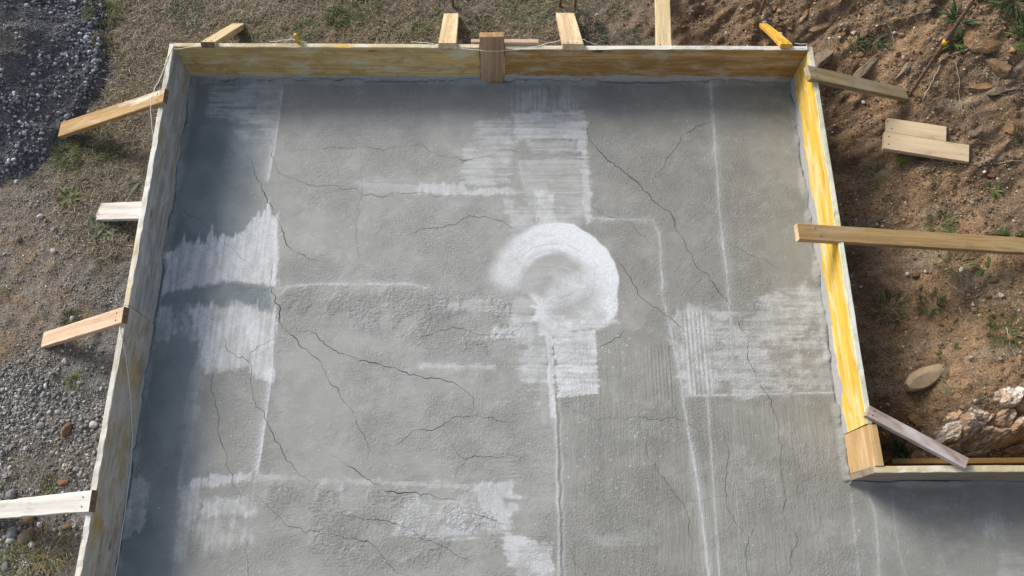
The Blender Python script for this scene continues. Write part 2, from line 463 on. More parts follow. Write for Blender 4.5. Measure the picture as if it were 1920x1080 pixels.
patch([(-1.562,0.324),(-1.337,0.349),(-1.247,0.258),(-1.481,0.208)], 0.36, 0.08, 0.03, 0.4, 'v', 0.7)
patch([(-1.624,0.286),(-1.576,0.324),(-1.563,0.133),(-1.619,0.096)], 0.30, 0.04, 0.02, 0.5, 'v', 0.3)
patch([(-1.671,0.939),(-1.627,0.967),(-1.614,0.658),(-1.638,0.549)], 0.22, 0.04, 0.02, 0.4, 'v', 0.3)
# far middle
patch([(0.089,2.916),(0.478,2.960),(0.488,2.764),(0.088,2.747)], 0.42, 0.03, 0.02, 0.75, 'v', 0.5)
patch([(0.101,2.739),(0.524,2.760),(0.533,2.576),(0.530,2.423),(0.482,2.422),(0.468,2.561),(0.106,2.560)], 0.70, 0.03, 0.02, 0.6, 'h', 0.12)
patch([(0.161,2.560),(0.468,2.561),(0.465,2.488),(0.208,2.480)], 0.40, 0.05, 0.02, 0.6, 'h', 0.35)
patch([(0.482,2.699),(0.531,2.700),(0.536,2.001),(0.499,2.001),(0.495,2.422)], 0.60, 0.02, 0.012, 0.4, 'h', 0.3)
patch([(-0.120,2.693),(0.055,2.702),(0.073,2.421),(0.066,2.260),(-0.211,2.260),(-0.221,2.486),(-0.164,2.537)], 0.48, 0.05, 0.03, 0.65, 'h', 0.35)
patch([(-0.472,2.266),(-0.230,2.263),(-0.173,2.217),(0.085,2.243),(0.097,2.193),(-0.266,2.186),(-0.486,2.206)], 0.62, 0.025, 0.012, 0.25, 'v', 0.2)
patch([(-0.865,2.276),(-0.457,2.263),(-0.470,2.199),(-0.768,2.213)], 0.24, 0.04, 0.02, 0.4, 'h', 0.4)
patch([(0.096,2.428),(0.540,2.430),(0.525,2.028),(0.202,2.028),(0.157,2.173)], 0.32, 0.06, 0.02, 0.6, 'h', 0.4)
patch([(0.217,2.201),(0.330,2.201),(0.338,2.001),(0.220,2.000)], 0.72, 0.03, 0.015, 0.35, 'h', 0.25)
patch([(0.022,2.158),(0.091,2.166),(0.084,2.062),(0.022,2.068)], 0.55, 0.02, 0.02, 0.3, 'h', 0.3)
patch([(0.047,2.096),(0.241,2.138),(0.485,2.121),(0.464,1.984),(0.077,1.966)], 0.46, 0.05, 0.02, 0.5, 'h', 0.4)
# the round swept patch: a pale ring round a bare middle
cxr, cyr = [(0.308,1.668)][0]
ring = [(-0.057,1.636),(-0.064,1.717),(-0.015,1.832),(0.077,1.932),(0.201,1.997),(0.326,2.018),(0.434,2.001),(0.540,1.933),(0.622,1.846),(0.667,1.760),(0.684,1.668),(0.669,1.556),(0.671,1.477),(0.631,1.395),(0.547,1.370),(0.457,1.352),(0.250,1.327),(0.207,1.414),(0.194,1.508),(0.120,1.588),(0.015,1.578)]
hole = [(0.105,1.617),(0.142,1.707),(0.216,1.779),(0.321,1.832),(0.400,1.819),(0.478,1.760),(0.517,1.668),(0.467,1.620),(0.401,1.636),(0.369,1.578),(0.254,1.540),(0.165,1.565)]
sdr = poly_sd(ring, wx * 0.3 + X * 0.7, wy * 0.3 + Y * 0.7); sdh = poly_sd(hole, wx * 0.3 + X * 0.7, wy * 0.3 + Y * 0.7)
rr = np.hypot(X - cxr, (Y - cyr) * 1.05); aa = np.arctan2(Y - cyr, X - cxr)
swirl = fbm(rr * 70, aa * 2.5, 131, 3)
left_soft = 0.014 + 0.10 * sstep(0.05, -0.38, X - cxr) + 0.05 * sstep(-0.2, -0.32, Y - cyr)
ringm = sstep(0, 1, (-sdr + 0.012 * (blot - 0.5)) / left_soft + 0.3)
holem = sstep(0, 1, -sdh / (0.05 + 0.07 * sstep(-0.05, 0.20, X - cxr)) + 0.45)
tone = 0.98 - 0.32 * sstep(0.45, 0.7, swirl) * sstep(0.26, 0.12, rr) - 0.25 * sstep(0.45, 0.7, blot) * sstep(0.02, -0.3, Y - cyr)
rv = ringm * tone * (1 - 0.85 * holem)
grey_arc = np.exp(-((rr - 0.225) / 0.05) ** 2) * sstep(-0.02, -0.16, Y - cyr) * sstep(-0.12, 0.1, X - cxr)
arcs = fbm(rr * 95, aa * 1.2, 132, 3, 0.6)
rv = rv * (1 - 0.55 * grey_arc) * (1 - 0.30 * sstep(0.5, 0.72, arcs) * sstep(0.40, 0.22, rr) * sstep(0.45, 0.6, fbm(X * 7, Y * 7, 134, 3))) * (1 - 0.30 * sstep(0.42, 0.66, blot) * sstep(-0.05, -0.3, X - cxr))
rv = rv + holem * ringm * 0.16 * sstep(0.45, 0.7, fbm((X - cxr + 0.10) * 16 + 30 * np.hypot(X - cxr - 0.08, Y - cyr + 0.16), (Y - cyr) * 9, 133, 4))
veil = region([(0.302,1.668),(0.532,1.734),(0.587,1.604),(0.550,1.445),(0.313,1.492),(0.224,1.524)], 0.09)
rv = np.where(holem > 0.2, np.maximum(rv, 0.62 * veil * (0.5 + 0.7 * swirl)), rv * (1 - 0.25 * veil))
lobe = 0.80 + 0.24 * np.clip(np.cos(aa - 0.75), -0.4, 1)                      # brightest towards the upper right
rv = np.clip(rv * (0.86 + 0.28 * n_mid) * lobe * (0.86 + 0.26 * wisp), 0, 1)
rv = rv * (1 - 0.45 * sstep(0.4, 0.62, blot) * sstep(-0.12, -0.30, Y - cyr))
white = np.maximum(white, rv); rough *= 1 - 0.88 * np.maximum(ringm, holem); lift += 0.0016 * ringm * (1 - holem)
lift += 0.0006 * ringm * (swirl - 0.5)
patch([(0.194,1.493),(0.371,1.445),(0.641,1.477),(0.655,1.408),(0.546,1.364),(0.220,1.315)], 0.85, 0.03, 0.02, 0.25, 'h', 0.2)
patch([(0.297,1.340),(0.535,1.364),(0.537,0.997),(0.318,0.983)], 0.86, 0.012, 0.006, 0.42, 'h', 0.18, raise_=0.0008)
patch([(0.256,1.352),(0.297,1.337),(0.298,0.876),(0.275,0.876)], 0.80, 0.012, 0.008, 0.2, 'v', 0.15)
patch([(0.059,1.445),(0.280,1.368),(0.291,1.051),(0.200,0.934),(0.116,1.140)], 0.58, 0.09, 0.04, 0.55, 'h', 0.5)
patch([(0.095,1.007),(0.290,1.021),(0.289,0.277),(0.135,0.278),(0.111,0.597)], 0.15, 0.06, 0.03, 0.5, 'h', 0.5, smooth=0.3)
patch([(-0.343,1.540),(0.194,1.540),(0.223,1.461),(-0.312,1.477)], 0.34, 0.04, 0.02, 0.5, 'h', 0.5)
patch([(-0.030,1.377),(0.074,1.377),(0.059,1.315),(-0.038,1.315)], 0.6, 0.02, 0.02, 0.2, 'h', 0.3)
patch([(-0.443,1.165),(-0.015,1.164),(-0.020,1.134),(-0.425,1.141)], 0.48, 0.03, 0.01, 0.2, 'h', 0.3)
patch([(0.201,1.051),(0.292,1.110),(0.297,0.819),(0.218,0.848)], 0.25, 0.05, 0.02, 0.5, 'v', 0.4)
# right patch with ridges
rp = [(0.928,1.395),(1.043,1.495),(1.129,1.518),(1.222,1.451),(1.378,1.483),(1.507,1.552),(1.628,1.604),(1.740,1.623),(1.833,1.552),(1.814,1.000),(1.008,0.988),(0.975,1.229)]
patch(rp, 0.56, 0.05, 0.03, 0.40, 'h', 0.60, smooth=0.1)
patch([(0.934,1.401),(1.043,1.495),(1.129,1.514),(1.177,1.445),(1.171,1.005),(1.020,0.990),(0.977,1.259)], 0.62, 0.05, 0.025, 0.35, 'v', 0.45, smooth=0.1)
patch([(1.517,1.540),(1.707,1.604),(1.785,1.508),(1.666,1.289),(1.429,1.289),(1.353,1.413)], 0.56, 0.05, 0.03, 0.5, 'h', 0.3, smooth=0.2)
rid = region([(1.039,1.445),(1.167,1.470),(1.165,0.996),(1.026,0.990)], 0.03)
lift += rid * 0.0016 * np.sin(X * 2 * math.pi / 0.024 - 0.5 * Y) 
rid2 = region([(0.813,1.275),(0.943,1.275),(0.959,0.947),(0.821,0.947)], 0.03)
lift += rid2 * 0.0012 * np.sin(X * 2 * math.pi / 0.020 - 1.4 * Y)
# lower middle
patch([(-0.474,0.470),(-0.247,0.463),(-0.151,0.495),(0.080,0.537),(0.091,0.462),(0.041,0.449),(0.084,0.388),(0.054,0.304),(-0.121,0.268),(-0.363,0.254),(-0.539,0.281),(-0.515,0.359)], 0.55, 0.03, 0.03, 0.2, 'h', 0.5, smooth=0.0)
patch([(-0.138,0.530),(0.086,0.537),(0.085,0.475),(0.027,0.449),(0.068,0.369),(-0.014,0.343),(-0.095,0.383),(-0.123,0.463)], 0.72, 0.02, 0.02, 0.15, 'v', 0.3, smooth=0.3)
patch([(0.035,0.299),(0.108,0.239),(0.269,0.225),(0.279,0.073),(0.251,0.023),(0.079,0.024),(0.040,0.175)], 0.66, 0.02, 0.03, 0.3, 'h', 0.35, smooth=0.2)
patch([(-0.647,0.551),(-0.096,0.530),(-0.110,0.495),(-0.536,0.513)], 0.44, 0.03, 0.015, 0.2, 'h', 0.3)
patch([(-1.254,0.580),(-0.647,0.551),(-0.646,0.524),(-1.250,0.548)], 0.30, 0.03, 0.015, 0.2, 'h', 0.5)
patch([(-0.948,0.533),(-0.905,0.538),(-0.895,0.479),(-0.938,0.474)], 0.35, 0.03, 0.02, 0.2, 'v', 0.3)
patch([(-0.852,0.533),(-0.811,0.533),(-0.807,0.479),(-0.840,0.479)], 0.35, 0.03, 0.02, 0.2, 'v', 0.3)
patch([(0.446,0.276),(0.773,0.301),(0.824,0.248),(0.498,0.224)], 0.16, 0.06, 0.02, 0.4, 'h', 0.4)
# corner slab: thin sweeping veils
patch([(2.448,0.319),(2.573,0.385),(2.583,0.305),(2.487,0.240)], 0.28, 0.05, 0.02, 0.3, 'v', 0.4)
patch([(2.558,0.188),(2.675,0.162),(2.646,0.035),(2.497,0.036)], 0.22, 0.06, 0.02, 0.4, 'h', 0.5)
# pale edges of passes
stroke([(-1.285,2.012),(-1.271,1.831),(-1.260,1.620)], 0.006, 0.55, 0.4)
stroke([(-1.241,1.452),(-1.237,1.292),(-1.237,1.112)], 0.007, 0.45, 0.4)
stroke([(-1.253,0.575),(-1.261,0.388),(-1.249,0.081)], 0.007, 0.22, 0.6)
stroke([(1.316,2.984),(1.319,2.798),(1.311,2.535),(1.303,2.281),(1.296,2.036),(1.298,1.833),(1.297,1.636),(1.293,1.413),(1.271,1.049)], 0.012, 0.52, 0.55)
stroke([(1.316,2.984),(1.319,2.798),(1.313,2.661)], 0.026, 0.36, 0.6)
stroke([(0.538,2.038),(0.699,2.028),(0.902,2.025),(0.929,1.933),(0.928,1.734),(0.923,1.540),(0.951,1.382),(0.976,1.168)], 0.010, 0.50, 0.6)
stroke([(0.981,1.229),(0.991,0.990),(1.008,0.775),(1.030,0.567),(1.042,0.326),(1.050,0.044)], 0.011, 0.60, 0.35)
stroke([(1.124,0.996),(1.120,0.760),(1.112,0.458),(1.103,0.044)], 0.007, 0.42, 0.4)
stroke([(1.003,0.988),(1.251,0.990),(1.512,0.995),(1.826,1.003)], 0.005, 0.62, 0.25)
stroke([(-1.241,1.604),(-1.004,1.629),(-0.705,1.626),(-0.526,1.629),(-0.405,1.604)], 0.012, 0.45, 0.5)
stroke([(0.128,2.414),(0.383,2.411)], 0.006, 0.42, 0.4)
stroke([(0.124,2.407),(0.154,2.222)], 0.006, 0.40, 0.4)
stroke([(0.158,2.289),(0.522,2.283)], 0.005, 0.38, 0.4)
stroke([(0.079,2.207),(0.519,2.205)], 0.006, 0.42, 0.4)
stroke([(0.210,2.190),(0.220,2.017)], 0.006, 0.5, 0.4)
stroke([(1.910,0.487),(1.933,0.374),(1.926,0.243),(1.900,0.039)], 0.012, 0.34, 0.6)
stroke([(1.826,0.468),(1.818,0.270),(1.804,0.040)], 0.009, 0.26, 0.6)
stroke([(2.040,0.481),(2.026,0.269),(2.040,0.038)], 0.006, 0.18, 0.6)
stroke([(2.201,0.400),(2.230,0.190),(2.268,0.037)], 0.006, 0.16, 0.6)
stroke([(0.301,0.977),(0.305,0.679),(0.308,0.381),(0.305,0.048)], 0.010, 0.52, 0.4, 0.003)
d, _ = line_d([(0.321,0.986),(0.324,0.679),(0.327,0.381),(0.323,0.048)], wx, wy)
lift -= 0.0040 * np.exp(-(d / 0.007) ** 2)
stroke([(1.265,0.990),(1.234,0.538),(1.215,0.043)], 0.005, 0.18, 0.5)
for yy in (822, 851, 858, 866, 873, 880, 887, 894):      # comb marks of the trowel corner
    pts = [(q[0], q[1] + (yy - 822) * -0.00295) for q in [(0.003,0.758),(0.093,0.761)]]
    d, _ = line_d(pts, X, Y)
    lift -= 0.0016 * np.exp(-(d / 0.004) ** 2)
# splashes of cement grains
sp = RNG.random(SHP)
specks = (sp > 0.9990) & (damp_dark < 0.6) | (sp > 0.99965)
white = np.where(specks, np.maximum(white, 0.55), white)
for (a, b), n in (([(0.450,1.139),(0.734,1.540)], 40), ([(0.358,0.977),(0.833,0.379)], 30)):
    for _ in range(n):
        px = RNG.uniform(min(a[0], b[0]), max(a[0], b[0])); py = RNG.uniform(min(a[1], b[1]), max(a[1], b[1]))
        i = int((px - sx[0]) / ST); j = int((py - sy[0]) / ST)
        white[j, i:i + RNG.integers(1, 3)] = 0.5
white = np.maximum(white, 0.09 * sstep(0.50, 0.76, fbm(X * 8, Y * 10, 141, 5, 0.78)) * (1 - damp_l))

# relief: orange-peel from the float, finer or coarser by area, brushed lines, slow unevenness
peel = fbm(X * 58, Y * 58, 151, 2, 0.6) - 0.5
lump = np.abs(fbm(X * 38, Y * 52, 152, 3, 0.6) - 0.5) * 2 - 0.25 + 0.5 * (fbm(X * 70, Y * 80, 154, 2) - 0.5)
brush = fbm(X * 70, Y * 6, 153, 3) - 0.5
patchy = 0.22 + 1.35 * sstep(0.32, 0.68, fbm(X * 3, Y * 3.6, 155, 5, 0.6))
hz = 0.0008 * peel * patchy * np.clip(rough, 0.12, 1.2) - 0.0026 * lump * rough_extra * (0.3 + 1.1 * sstep(0.4, 0.6, fbm(X * 8, Y * 8, 156, 3)))
hz += 0.0026 * brush * brushed * np.clip(rough, 0.3, 1) + lift + 0.004 * (n_big - 0.5)
hz += 0.0005 * (streak_h - 0.5) * (white > 0.2)
# slurry pushed up along the forms
dform = np.minimum(np.abs(X - XL), np.abs(Y - YB))
dform = np.where(Y > YR, np.minimum(dform, np.abs(X - XR)), np.minimum(dform, np.where(X > XR, np.abs(Y - YR), 9)))
slur = fbm(X * 9, Y * 9, 161, 4)
hz += 0.022 * np.exp(-(dform / (0.006 + 0.018 * slur)) ** 2) * (0.2 + 1.4 * sstep(0.35, 0.7, slur))
hz -= np.where(dform < 0.0062, 0.009 * sstep(0.42, 0.60, fbm(X * 7, Y * 7, 162, 4)), 0)
white = np.where(dform < 0.03, white * (0.4 + 0.6 * sstep(0.0, 0.03, dform)), white)
SZ = hz

def slab_z(x, y):
    i = np.clip(((np.asarray(x) - sx[0]) / ST), 0, len(sx) - 2); j = np.clip(((np.asarray(y) - sy[0]) / ST), 0, len(sy) - 2)
    return SZ[np.round(j).astype(int), np.round(i).astype(int)]

keep = ~((X > XR + 0.012) & (Y > YR + 0.006))
nyy, nxx = SHP
idx = np.arange(nxx * nyy).reshape(nyy, nxx)
quads = np.stack([idx[:-1, :-1], idx[:-1, 1:], idx[1:, 1:], idx[1:, :-1]], -1).reshape(-1, 4)
kq = (keep[:-1, :-1] & keep[:-1, 1:] & keep[1:, 1:] & keep[1:, :-1]).ravel()
quads = quads[kq]
used = np.zeros(nxx * nyy, bool); used[quads.ravel()] = True
remap = np.cumsum(used) - 1
verts = np.stack([X.ravel(), Y.ravel(), SZ.ravel()], 1)[used]
warm = np.clip(0.25 + 0.75 * sstep(-0.2, 1.7, X + 0.4 * n_big) + 0.25 * sstep(1.6, 0.2, Y), 0, 1)
mk = np.stack([np.clip(white, 0, 1), np.clip(damp_dark, 0, 1), warm, np.ones(SHP)], -1).reshape(-1, 4)[used]
grain = np.stack([np.clip(rough, 0.05, 1.2) * patchy, np.clip(rough_extra, 0, 2) * (0.4 + 1.0 * sstep(0.4, 0.6, fbm(X * 8, Y * 8, 156, 3))), brushed], -1).reshape(-1, 3)[used]
M = Mat('concrete', 0.85, 0.3)
at = M.attr('marks')
s = M.sep(at)
oc = M.coord()
f1 = M.noise(oc, 5.0, 6, 0.62)
f2 = M.noise(oc, 75.0, 4, 0.65)
f3 = M.noise(oc, 190.0, 3, 0.7)
base = M.mix(M.ramp(f1, 0.3, 0.7), (0.284, 0.289, 0.284), (0.334, 0.339, 0.333))
base = M.mix(M.math('MULTIPLY', s[2], 0.85), base, M.mix(M.ramp(f1, 0.3, 0.7), (0.192, 0.190, 0.170), (0.236, 0.234, 0.211)))
base = M.mix(s[1], base, M.mix(M.ramp(f1, 0.35, 0.65), (0.108, 0.145, 0.168), (0.162, 0.203, 0.228)))  # dark moist tone with the sky's blue reflection put into the colour
wf = M.math('MULTIPLY', s[0], M.ramp(f2, 0.2, 0.6, 0.72, 1.1))
base = M.mix(wf, base, (0.60, 0.625, 0.66))
base = M.mix(1.0, base, M.mix(M.ramp(f3, 0.25, 0.75), (0.81, 0.81, 0.81), (1.18, 1.18, 1.18)), 'MULTIPLY')
pit = M.voro(oc, 26.0)
base = M.mix(M.ramp(pit, 0.035, 0.07, 0.55, 0.0), base, (0.10, 0.10, 0.095))
M.color(base)
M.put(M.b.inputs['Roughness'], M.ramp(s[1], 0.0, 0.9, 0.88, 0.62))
gr = M.sep(M.attr('grain'))
b1 = M.noise(oc, 96.0, 4, 0.68, 0.2)                     # float-finish grain
b2 = M.noise(M.scale(oc, (62.0, 84.0, 1.0)), 1.0, 4, 0.65, 0.3)      # torn, lumpy paste
b3 = M.noise(M.scale(oc, (120.0, 7.0, 1.0)), 1.0, 3, 0.6)            # drawn lines
hb = M.math('ADD', M.math('MULTIPLY', b1, gr[0]), M.math('MULTIPLY', f3, 0.25))
hb = M.math('ADD', hb, M.math('MULTIPLY', b2, M.math('MULTIPLY', gr[1], 1.0)))
hb = M.math('ADD', hb, M.math('MULTIPLY', b3, M.math('MULTIPLY', gr[2], 0.55)))
M.bump(hb, 1.0, 0.0060)
MAT_CONC = M.m
slab = link('concrete_slab', None)
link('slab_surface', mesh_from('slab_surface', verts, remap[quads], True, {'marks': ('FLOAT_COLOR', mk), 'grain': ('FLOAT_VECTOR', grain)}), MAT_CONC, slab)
tag(slab, 'freshly poured grey concrete slab with white trowel marks inside the wooden formwork', 'concrete slab')

# the slab's body below its surface, so that it is a solid thing
def box_mesh(name, lo, hi):
    v = [(x, y, z) for x in (lo[0], hi[0]) for y in (lo[1], hi[1]) for z in (lo[2], hi[2])]
    f = [(0, 1, 3, 2), (4, 6, 7, 5), (0, 4, 5, 1), (2, 3, 7, 6), (0, 2, 6, 4), (1, 5, 7, 3)]
    return mesh_from(name, v, f)
link('slab_core', box_mesh('slab_core', (XL + 0.002, -0.60, -0.15), (XR - 0.002, YB - 0.003, -0.012)), MAT_CONC, slab)
link('slab_core', box_mesh('slab_core', (XL + 0.002, -3.0, -0.15), (5.0, -0.612, 0.001)), MAT_CONC, slab)
link('slab_core', box_mesh('slab_core', (3.436, -0.611, -0.15), (5.0, YR - 0.003, 0.001)), MAT_CONC, slab)
link('slab_core', box_mesh('slab_core', (XR + 0.0, -0.60, -0.152), (3.43, YR - 0.002, -0.014)), MAT_CONC, slab)

# ------------------------------------------------------------------ cracks
M = Mat('crack_shadow_gap', 1.0, 0.0)
M.color((0.045, 0.043, 0.040))
MAT_CRACK = M.m

def fractal(pts, rough_amp=0.085, step=0.012):
    p = [np.array(q, float) for q in pts]
    while True:
        out = [p[0]]; split = False
        for a, b in zip(p[:-1], p[1:]):
            e = b - a; L = np.hypot(*e)
            if L > step:
                nrm = np.array([-e[1], e[0]]) / L
                out.append((a + b) / 2 + nrm * L * rough_amp * RNG.normal() * 1.1); split = True
            out.append(b)
        p = out
        if not split: return np.array(p)

def crack(pts, w=0.004, fade=(1, 1)):
    p = fractal(pts)
    if w < 0.0030: w *= 0.78
    n = len(p)
    t = np.gradient(p, axis=0); t /= np.linalg.norm(t, axis=1)[:, None] + 1e-9
    nr = np.stack([-t[:, 1], t[:, 0]], 1)
    s = np.linspace(0, 1, n)
    k9 = RNG.integers(99)
    ww = w * np.clip(1.9 * fbm(s * n / 9, s * 0 + k9, 171, 3) - 0.18, 0.12, 2)
    ww = ww * (np.minimum(1, s * 5) if fade[0] else 1) * (np.minimum(1, (1 - s) * 5) if fade[1] else 1) + 0.0003
    L = p + nr * ww[:, None] / 2; Rr = p - nr * ww[:, None] / 2
    z = np.maximum(slab_z(L[:, 0], L[:, 1]), np.maximum(slab_z(Rr[:, 0], Rr[:, 1]), slab_z(p[:, 0], p[:, 1]))) + 0.0009
    v = np.concatenate([np.c_[L, z], np.c_[Rr, z]])
    i = np.arange(n - 1)
    f = np.stack([i, i + n, i + n + 1, i + 1], 1)
    link('crack', mesh_from('crack', v, f), MAT_CRACK, slab)

W = 0.0030
crack([(-1.511,2.456),(-1.447,2.352),(-1.400,2.264),(-1.366,2.176),(-1.315,2.101),(-1.280,2.025),(-1.233,1.941),(-1.173,1.821),(-1.055,1.775),(-0.966,1.756)], W)
crack([(-1.462,2.655),(-1.390,2.577),(-1.347,2.497),(-1.331,2.392),(-1.267,2.314),(-1.185,2.278),(-1.083,2.247),(-1.002,2.251),(-0.909,2.223),(-0.838,2.230),(-0.794,2.185),(-0.694,2.174),(-0.570,2.196),(-0.436,2.203),(-0.379,2.175),(-0.254,2.189),(-0.107,2.235)], W * 0.8)
crack([(-1.260,2.479),(-1.103,2.505),(-0.940,2.502),(-0.803,2.509),(-0.596,2.514),(-0.446,2.518),(-0.409,2.474),(-0.306,2.442),(-0.223,2.420),(-0.099,2.446),(0.006,2.483),(0.122,2.476),(0.250,2.462)], W * 0.62)
crack([(-0.831,2.484),(-0.814,2.304),(-0.817,2.139),(-0.830,2.002),(-0.813,1.881),(-0.803,1.762)], W * 0.42)
crack([(-1.269,1.838),(-1.295,1.765),(-1.279,1.662),(-1.248,1.556),(-1.213,1.409),(-1.158,1.344),(-1.090,1.271),(-1.010,1.210),(-0.943,1.127),(-0.862,1.029),(-0.804,0.937),(-0.747,0.831),(-0.690,0.727),(-0.681,0.669),(-0.691,0.638)], W * 1.05)
crack([(-1.141,1.387),(-1.045,1.353),(-0.954,1.277),(-0.866,1.222),(-0.759,1.183),(-0.631,1.156),(-0.517,1.120),(-0.389,1.081),(-0.285,1.069),(-0.192,1.025),(-0.134,0.973),(-0.113,0.883)], W * 1.05)
crack([(-0.631,0.721),(-0.518,0.735),(-0.453,0.799),(-0.344,0.804),(-0.291,0.835),(-0.221,0.878),(-0.113,0.883),(-0.043,0.872),(0.011,0.849),(0.102,0.848)], W * 0.8)
crack([(-0.304,0.807),(-0.261,0.751),(-0.218,0.681),(-0.167,0.650),(-0.095,0.667),(0.047,0.677),(0.134,0.652)], W * 0.62)
crack([(-0.167,0.650),(-0.208,0.612),(-0.232,0.555)], W * 0.5, (0, 1))
crack([(-0.890,0.678),(-0.825,0.653),(-0.755,0.608),(-0.678,0.548),(-0.595,0.497),(-0.573,0.483),(-0.480,0.483),(-0.342,0.467),(-0.254,0.450),(-0.178,0.442)], W)
crack([(-0.194,0.407),(-0.152,0.378),(-0.041,0.349),(0.046,0.317)], W * 0.7)
crack([(-0.848,0.355),(-0.746,0.365),(-0.636,0.346),(-0.508,0.322),(-0.421,0.285),(-0.368,0.244),(-0.276,0.213),(-0.208,0.166),(-0.122,0.118)], W * 0.8)
crack([(-1.600,1.434),(-1.517,1.354),(-1.492,1.265),(-1.429,1.211),(-1.362,1.181),(-1.327,1.042),(-1.284,0.926),(-1.229,0.858),(-1.179,0.770),(-1.130,0.695),(-1.109,0.651),(-1.062,0.612),(-1.014,0.566),(-0.926,0.501)], W * 0.85)
crack([(-1.362,1.181),(-1.347,1.235),(-1.279,1.277),(-1.187,1.311)], W * 0.55, (0, 1))
crack([(-1.521,1.238),(-1.533,1.169),(-1.516,0.979),(-1.476,0.833),(-1.448,0.737),(-1.413,0.630),(-1.375,0.535),(-1.317,0.455)], W * 0.75)
crack([(-1.243,0.476),(-1.177,0.414),(-1.107,0.361),(-1.038,0.314),(-0.974,0.283),(-0.901,0.283),(-0.820,0.274),(-0.734,0.259),(-0.644,0.235),(-0.585,0.173),(-0.542,0.125),(-0.456,0.080),(-0.356,0.027)], W * 0.9)
crack([(-1.271,0.261),(-1.254,0.172),(-1.232,0.069)], W * 0.6)
crack([(-1.850,2.113),(-1.742,2.038),(-1.608,1.941),(-1.497,1.821),(-1.387,1.720)], W * 0.6)
crack([(0.630,2.726),(0.546,2.651),(0.548,2.554),(0.652,2.419),(0.762,2.326),(0.849,2.230),(0.901,2.157),(1.000,2.087),(1.026,2.019),(1.034,1.957),(1.081,1.846),(1.109,1.777),(1.198,1.685),(1.236,1.594),(1.293,1.502),(1.336,1.398)], W * 1.3)
crack([(1.336,1.398),(1.370,1.320),(1.364,1.210),(1.399,1.102),(1.441,1.004),(1.472,0.902),(1.487,0.790),(1.481,0.647),(1.474,0.519),(1.484,0.443),(1.455,0.366),(1.450,0.279)], W * 0.9, (0, 1))
crack([(1.309,2.688),(1.205,2.661),(1.149,2.612),(1.037,2.464),(0.972,2.359),(0.910,2.294)], W * 0.75)
crack([(0.504,2.142),(0.592,2.073),(0.702,2.025),(0.818,1.937),(0.916,1.866)], W * 0.6)
crack([(0.658,1.826),(0.688,1.753),(0.777,1.613),(0.858,1.499),(0.920,1.451),(1.021,1.361),(1.076,1.314)], W * 0.9)
crack([(-0.538,1.932),(-0.441,1.972),(-0.306,1.986),(-0.174,2.054),(-0.062,2.041),(0.028,2.017),(0.130,1.963)], W * 0.7)
crack([(-0.491,1.264),(-0.324,1.353),(-0.256,1.374),(-0.144,1.340),(-0.026,1.331),(0.059,1.331),(0.219,1.402)], W * 0.6)
crack([(0.545,1.251),(0.611,1.284),(0.709,1.361)], W * 0.55)
crack([(0.346,0.951),(0.427,0.899),(0.528,0.859),(0.673,0.853),(0.798,0.855),(0.930,0.869),(0.991,0.849),(1.010,0.829),(1.108,0.786)], W * 0.65)
crack([(0.740,0.841),(0.773,0.731),(0.838,0.567),(0.890,0.486),(0.946,0.419),(0.962,0.274),(0.976,0.120)], W * 0.5)
crack([(0.357,0.210),(0.382,0.128),(0.433,0.077),(0.490,0.022)], W * 0.6)
crack([(1.201,0.828),(1.195,0.746),(1.211,0.676),(1.190,0.577),(1.176,0.458),(1.199,0.338),(1.270,0.251)], W * 0.6)
crack([(1.320,0.366),(1.270,0.251),(1.247,0.141),(1.239,0.043)], W * 0.8)
crack([(1.513,0.279),(1.519,0.243),(1.482,0.186),(1.453,0.084),(1.442,0.017)], W * 0.75)
crack([(1.306,1.883),(1.435,1.810),(1.603,1.727)], W * 0.45)
crack([(0.946,0.419),(1.086,0.445),(1.176,0.458)], W * 0.4)
crack([(-1.913,1.293),(-1.911,1.203),(-1.900,1.055),(-1.900,0.911),(-1.898,0.769),(-1.898,0.659)], W * 1.1)

# ------------------------------------------------------------------ formwork boards
YEL = (0.62, 0.40, 0.045); YEL2 = (0.50, 0.29, 0.030); PALE = (0.62, 0.53, 0.36)
GREY = (0.34, 0.335, 0.33)
W_LEFT_A = wood('weathered_board_grey', (0.40, 0.40, 0.385), (0.30, 0.295, 0.28), (0.30, 0.23, 0.10), 0.22, (0.46, 0.47, 0.48), 0.45, 0.05, 0.6, 1.0)
W_LEFT_B = wood('weathered_board_yellowed', (0.39, 0.335, 0.25), (0.34, 0.285, 0.21), (0.36, 0.26, 0.08), 0.40, (0.42, 0.41, 0.40), 0.62, 0.04, 0.9, 4.0)
W_BACK_A = wood('stained_yellow_board', (0.66, 0.49, 0.22), (0.54, 0.38, 0.15), (0.40, 0.26, 0.085), 0.34, (0.56, 0.51, 0.38), 0.42, 0.05, 1.0, 7.0, blotch=(8.0, 1.0, 9.0))
W_BACK_B = wood('stained_brown_board', (0.50, 0.33, 0.125), (0.36, 0.215, 0.07), (0.27, 0.15, 0.05), 0.55, (0.44, 0.36, 0.25), 0.42, 0.06, 0.9, 12.0, blotch=(3.0, 1.0, 14.0))
W_RIGHT = wood('yellow_shutter_board', (0.76, 0.50, 0.075), (0.74, 0.47, 0.065), (0.70, 0.55, 0.26), 0.36, (0.68, 0.60, 0.42), 0.24, 0.08, 0.9, 16.0, blotch=(2.4, 1.0, 10.0))
W_BLOCK = wood('fresh_tan_block', (0.56, 0.38, 0.19), (0.50, 0.32, 0.14), (0.60, 0.45, 0.27), 0.3, None, 0, 0.0, 0.0, 19.0)
W_RETURN = wood('brown_grey_board', (0.30, 0.25, 0.19), (0.24, 0.19, 0.14), (0.20, 0.13, 0.07), 0.3, (0.30, 0.28, 0.25), 0.4, 0.02, 0.3, 23.0)
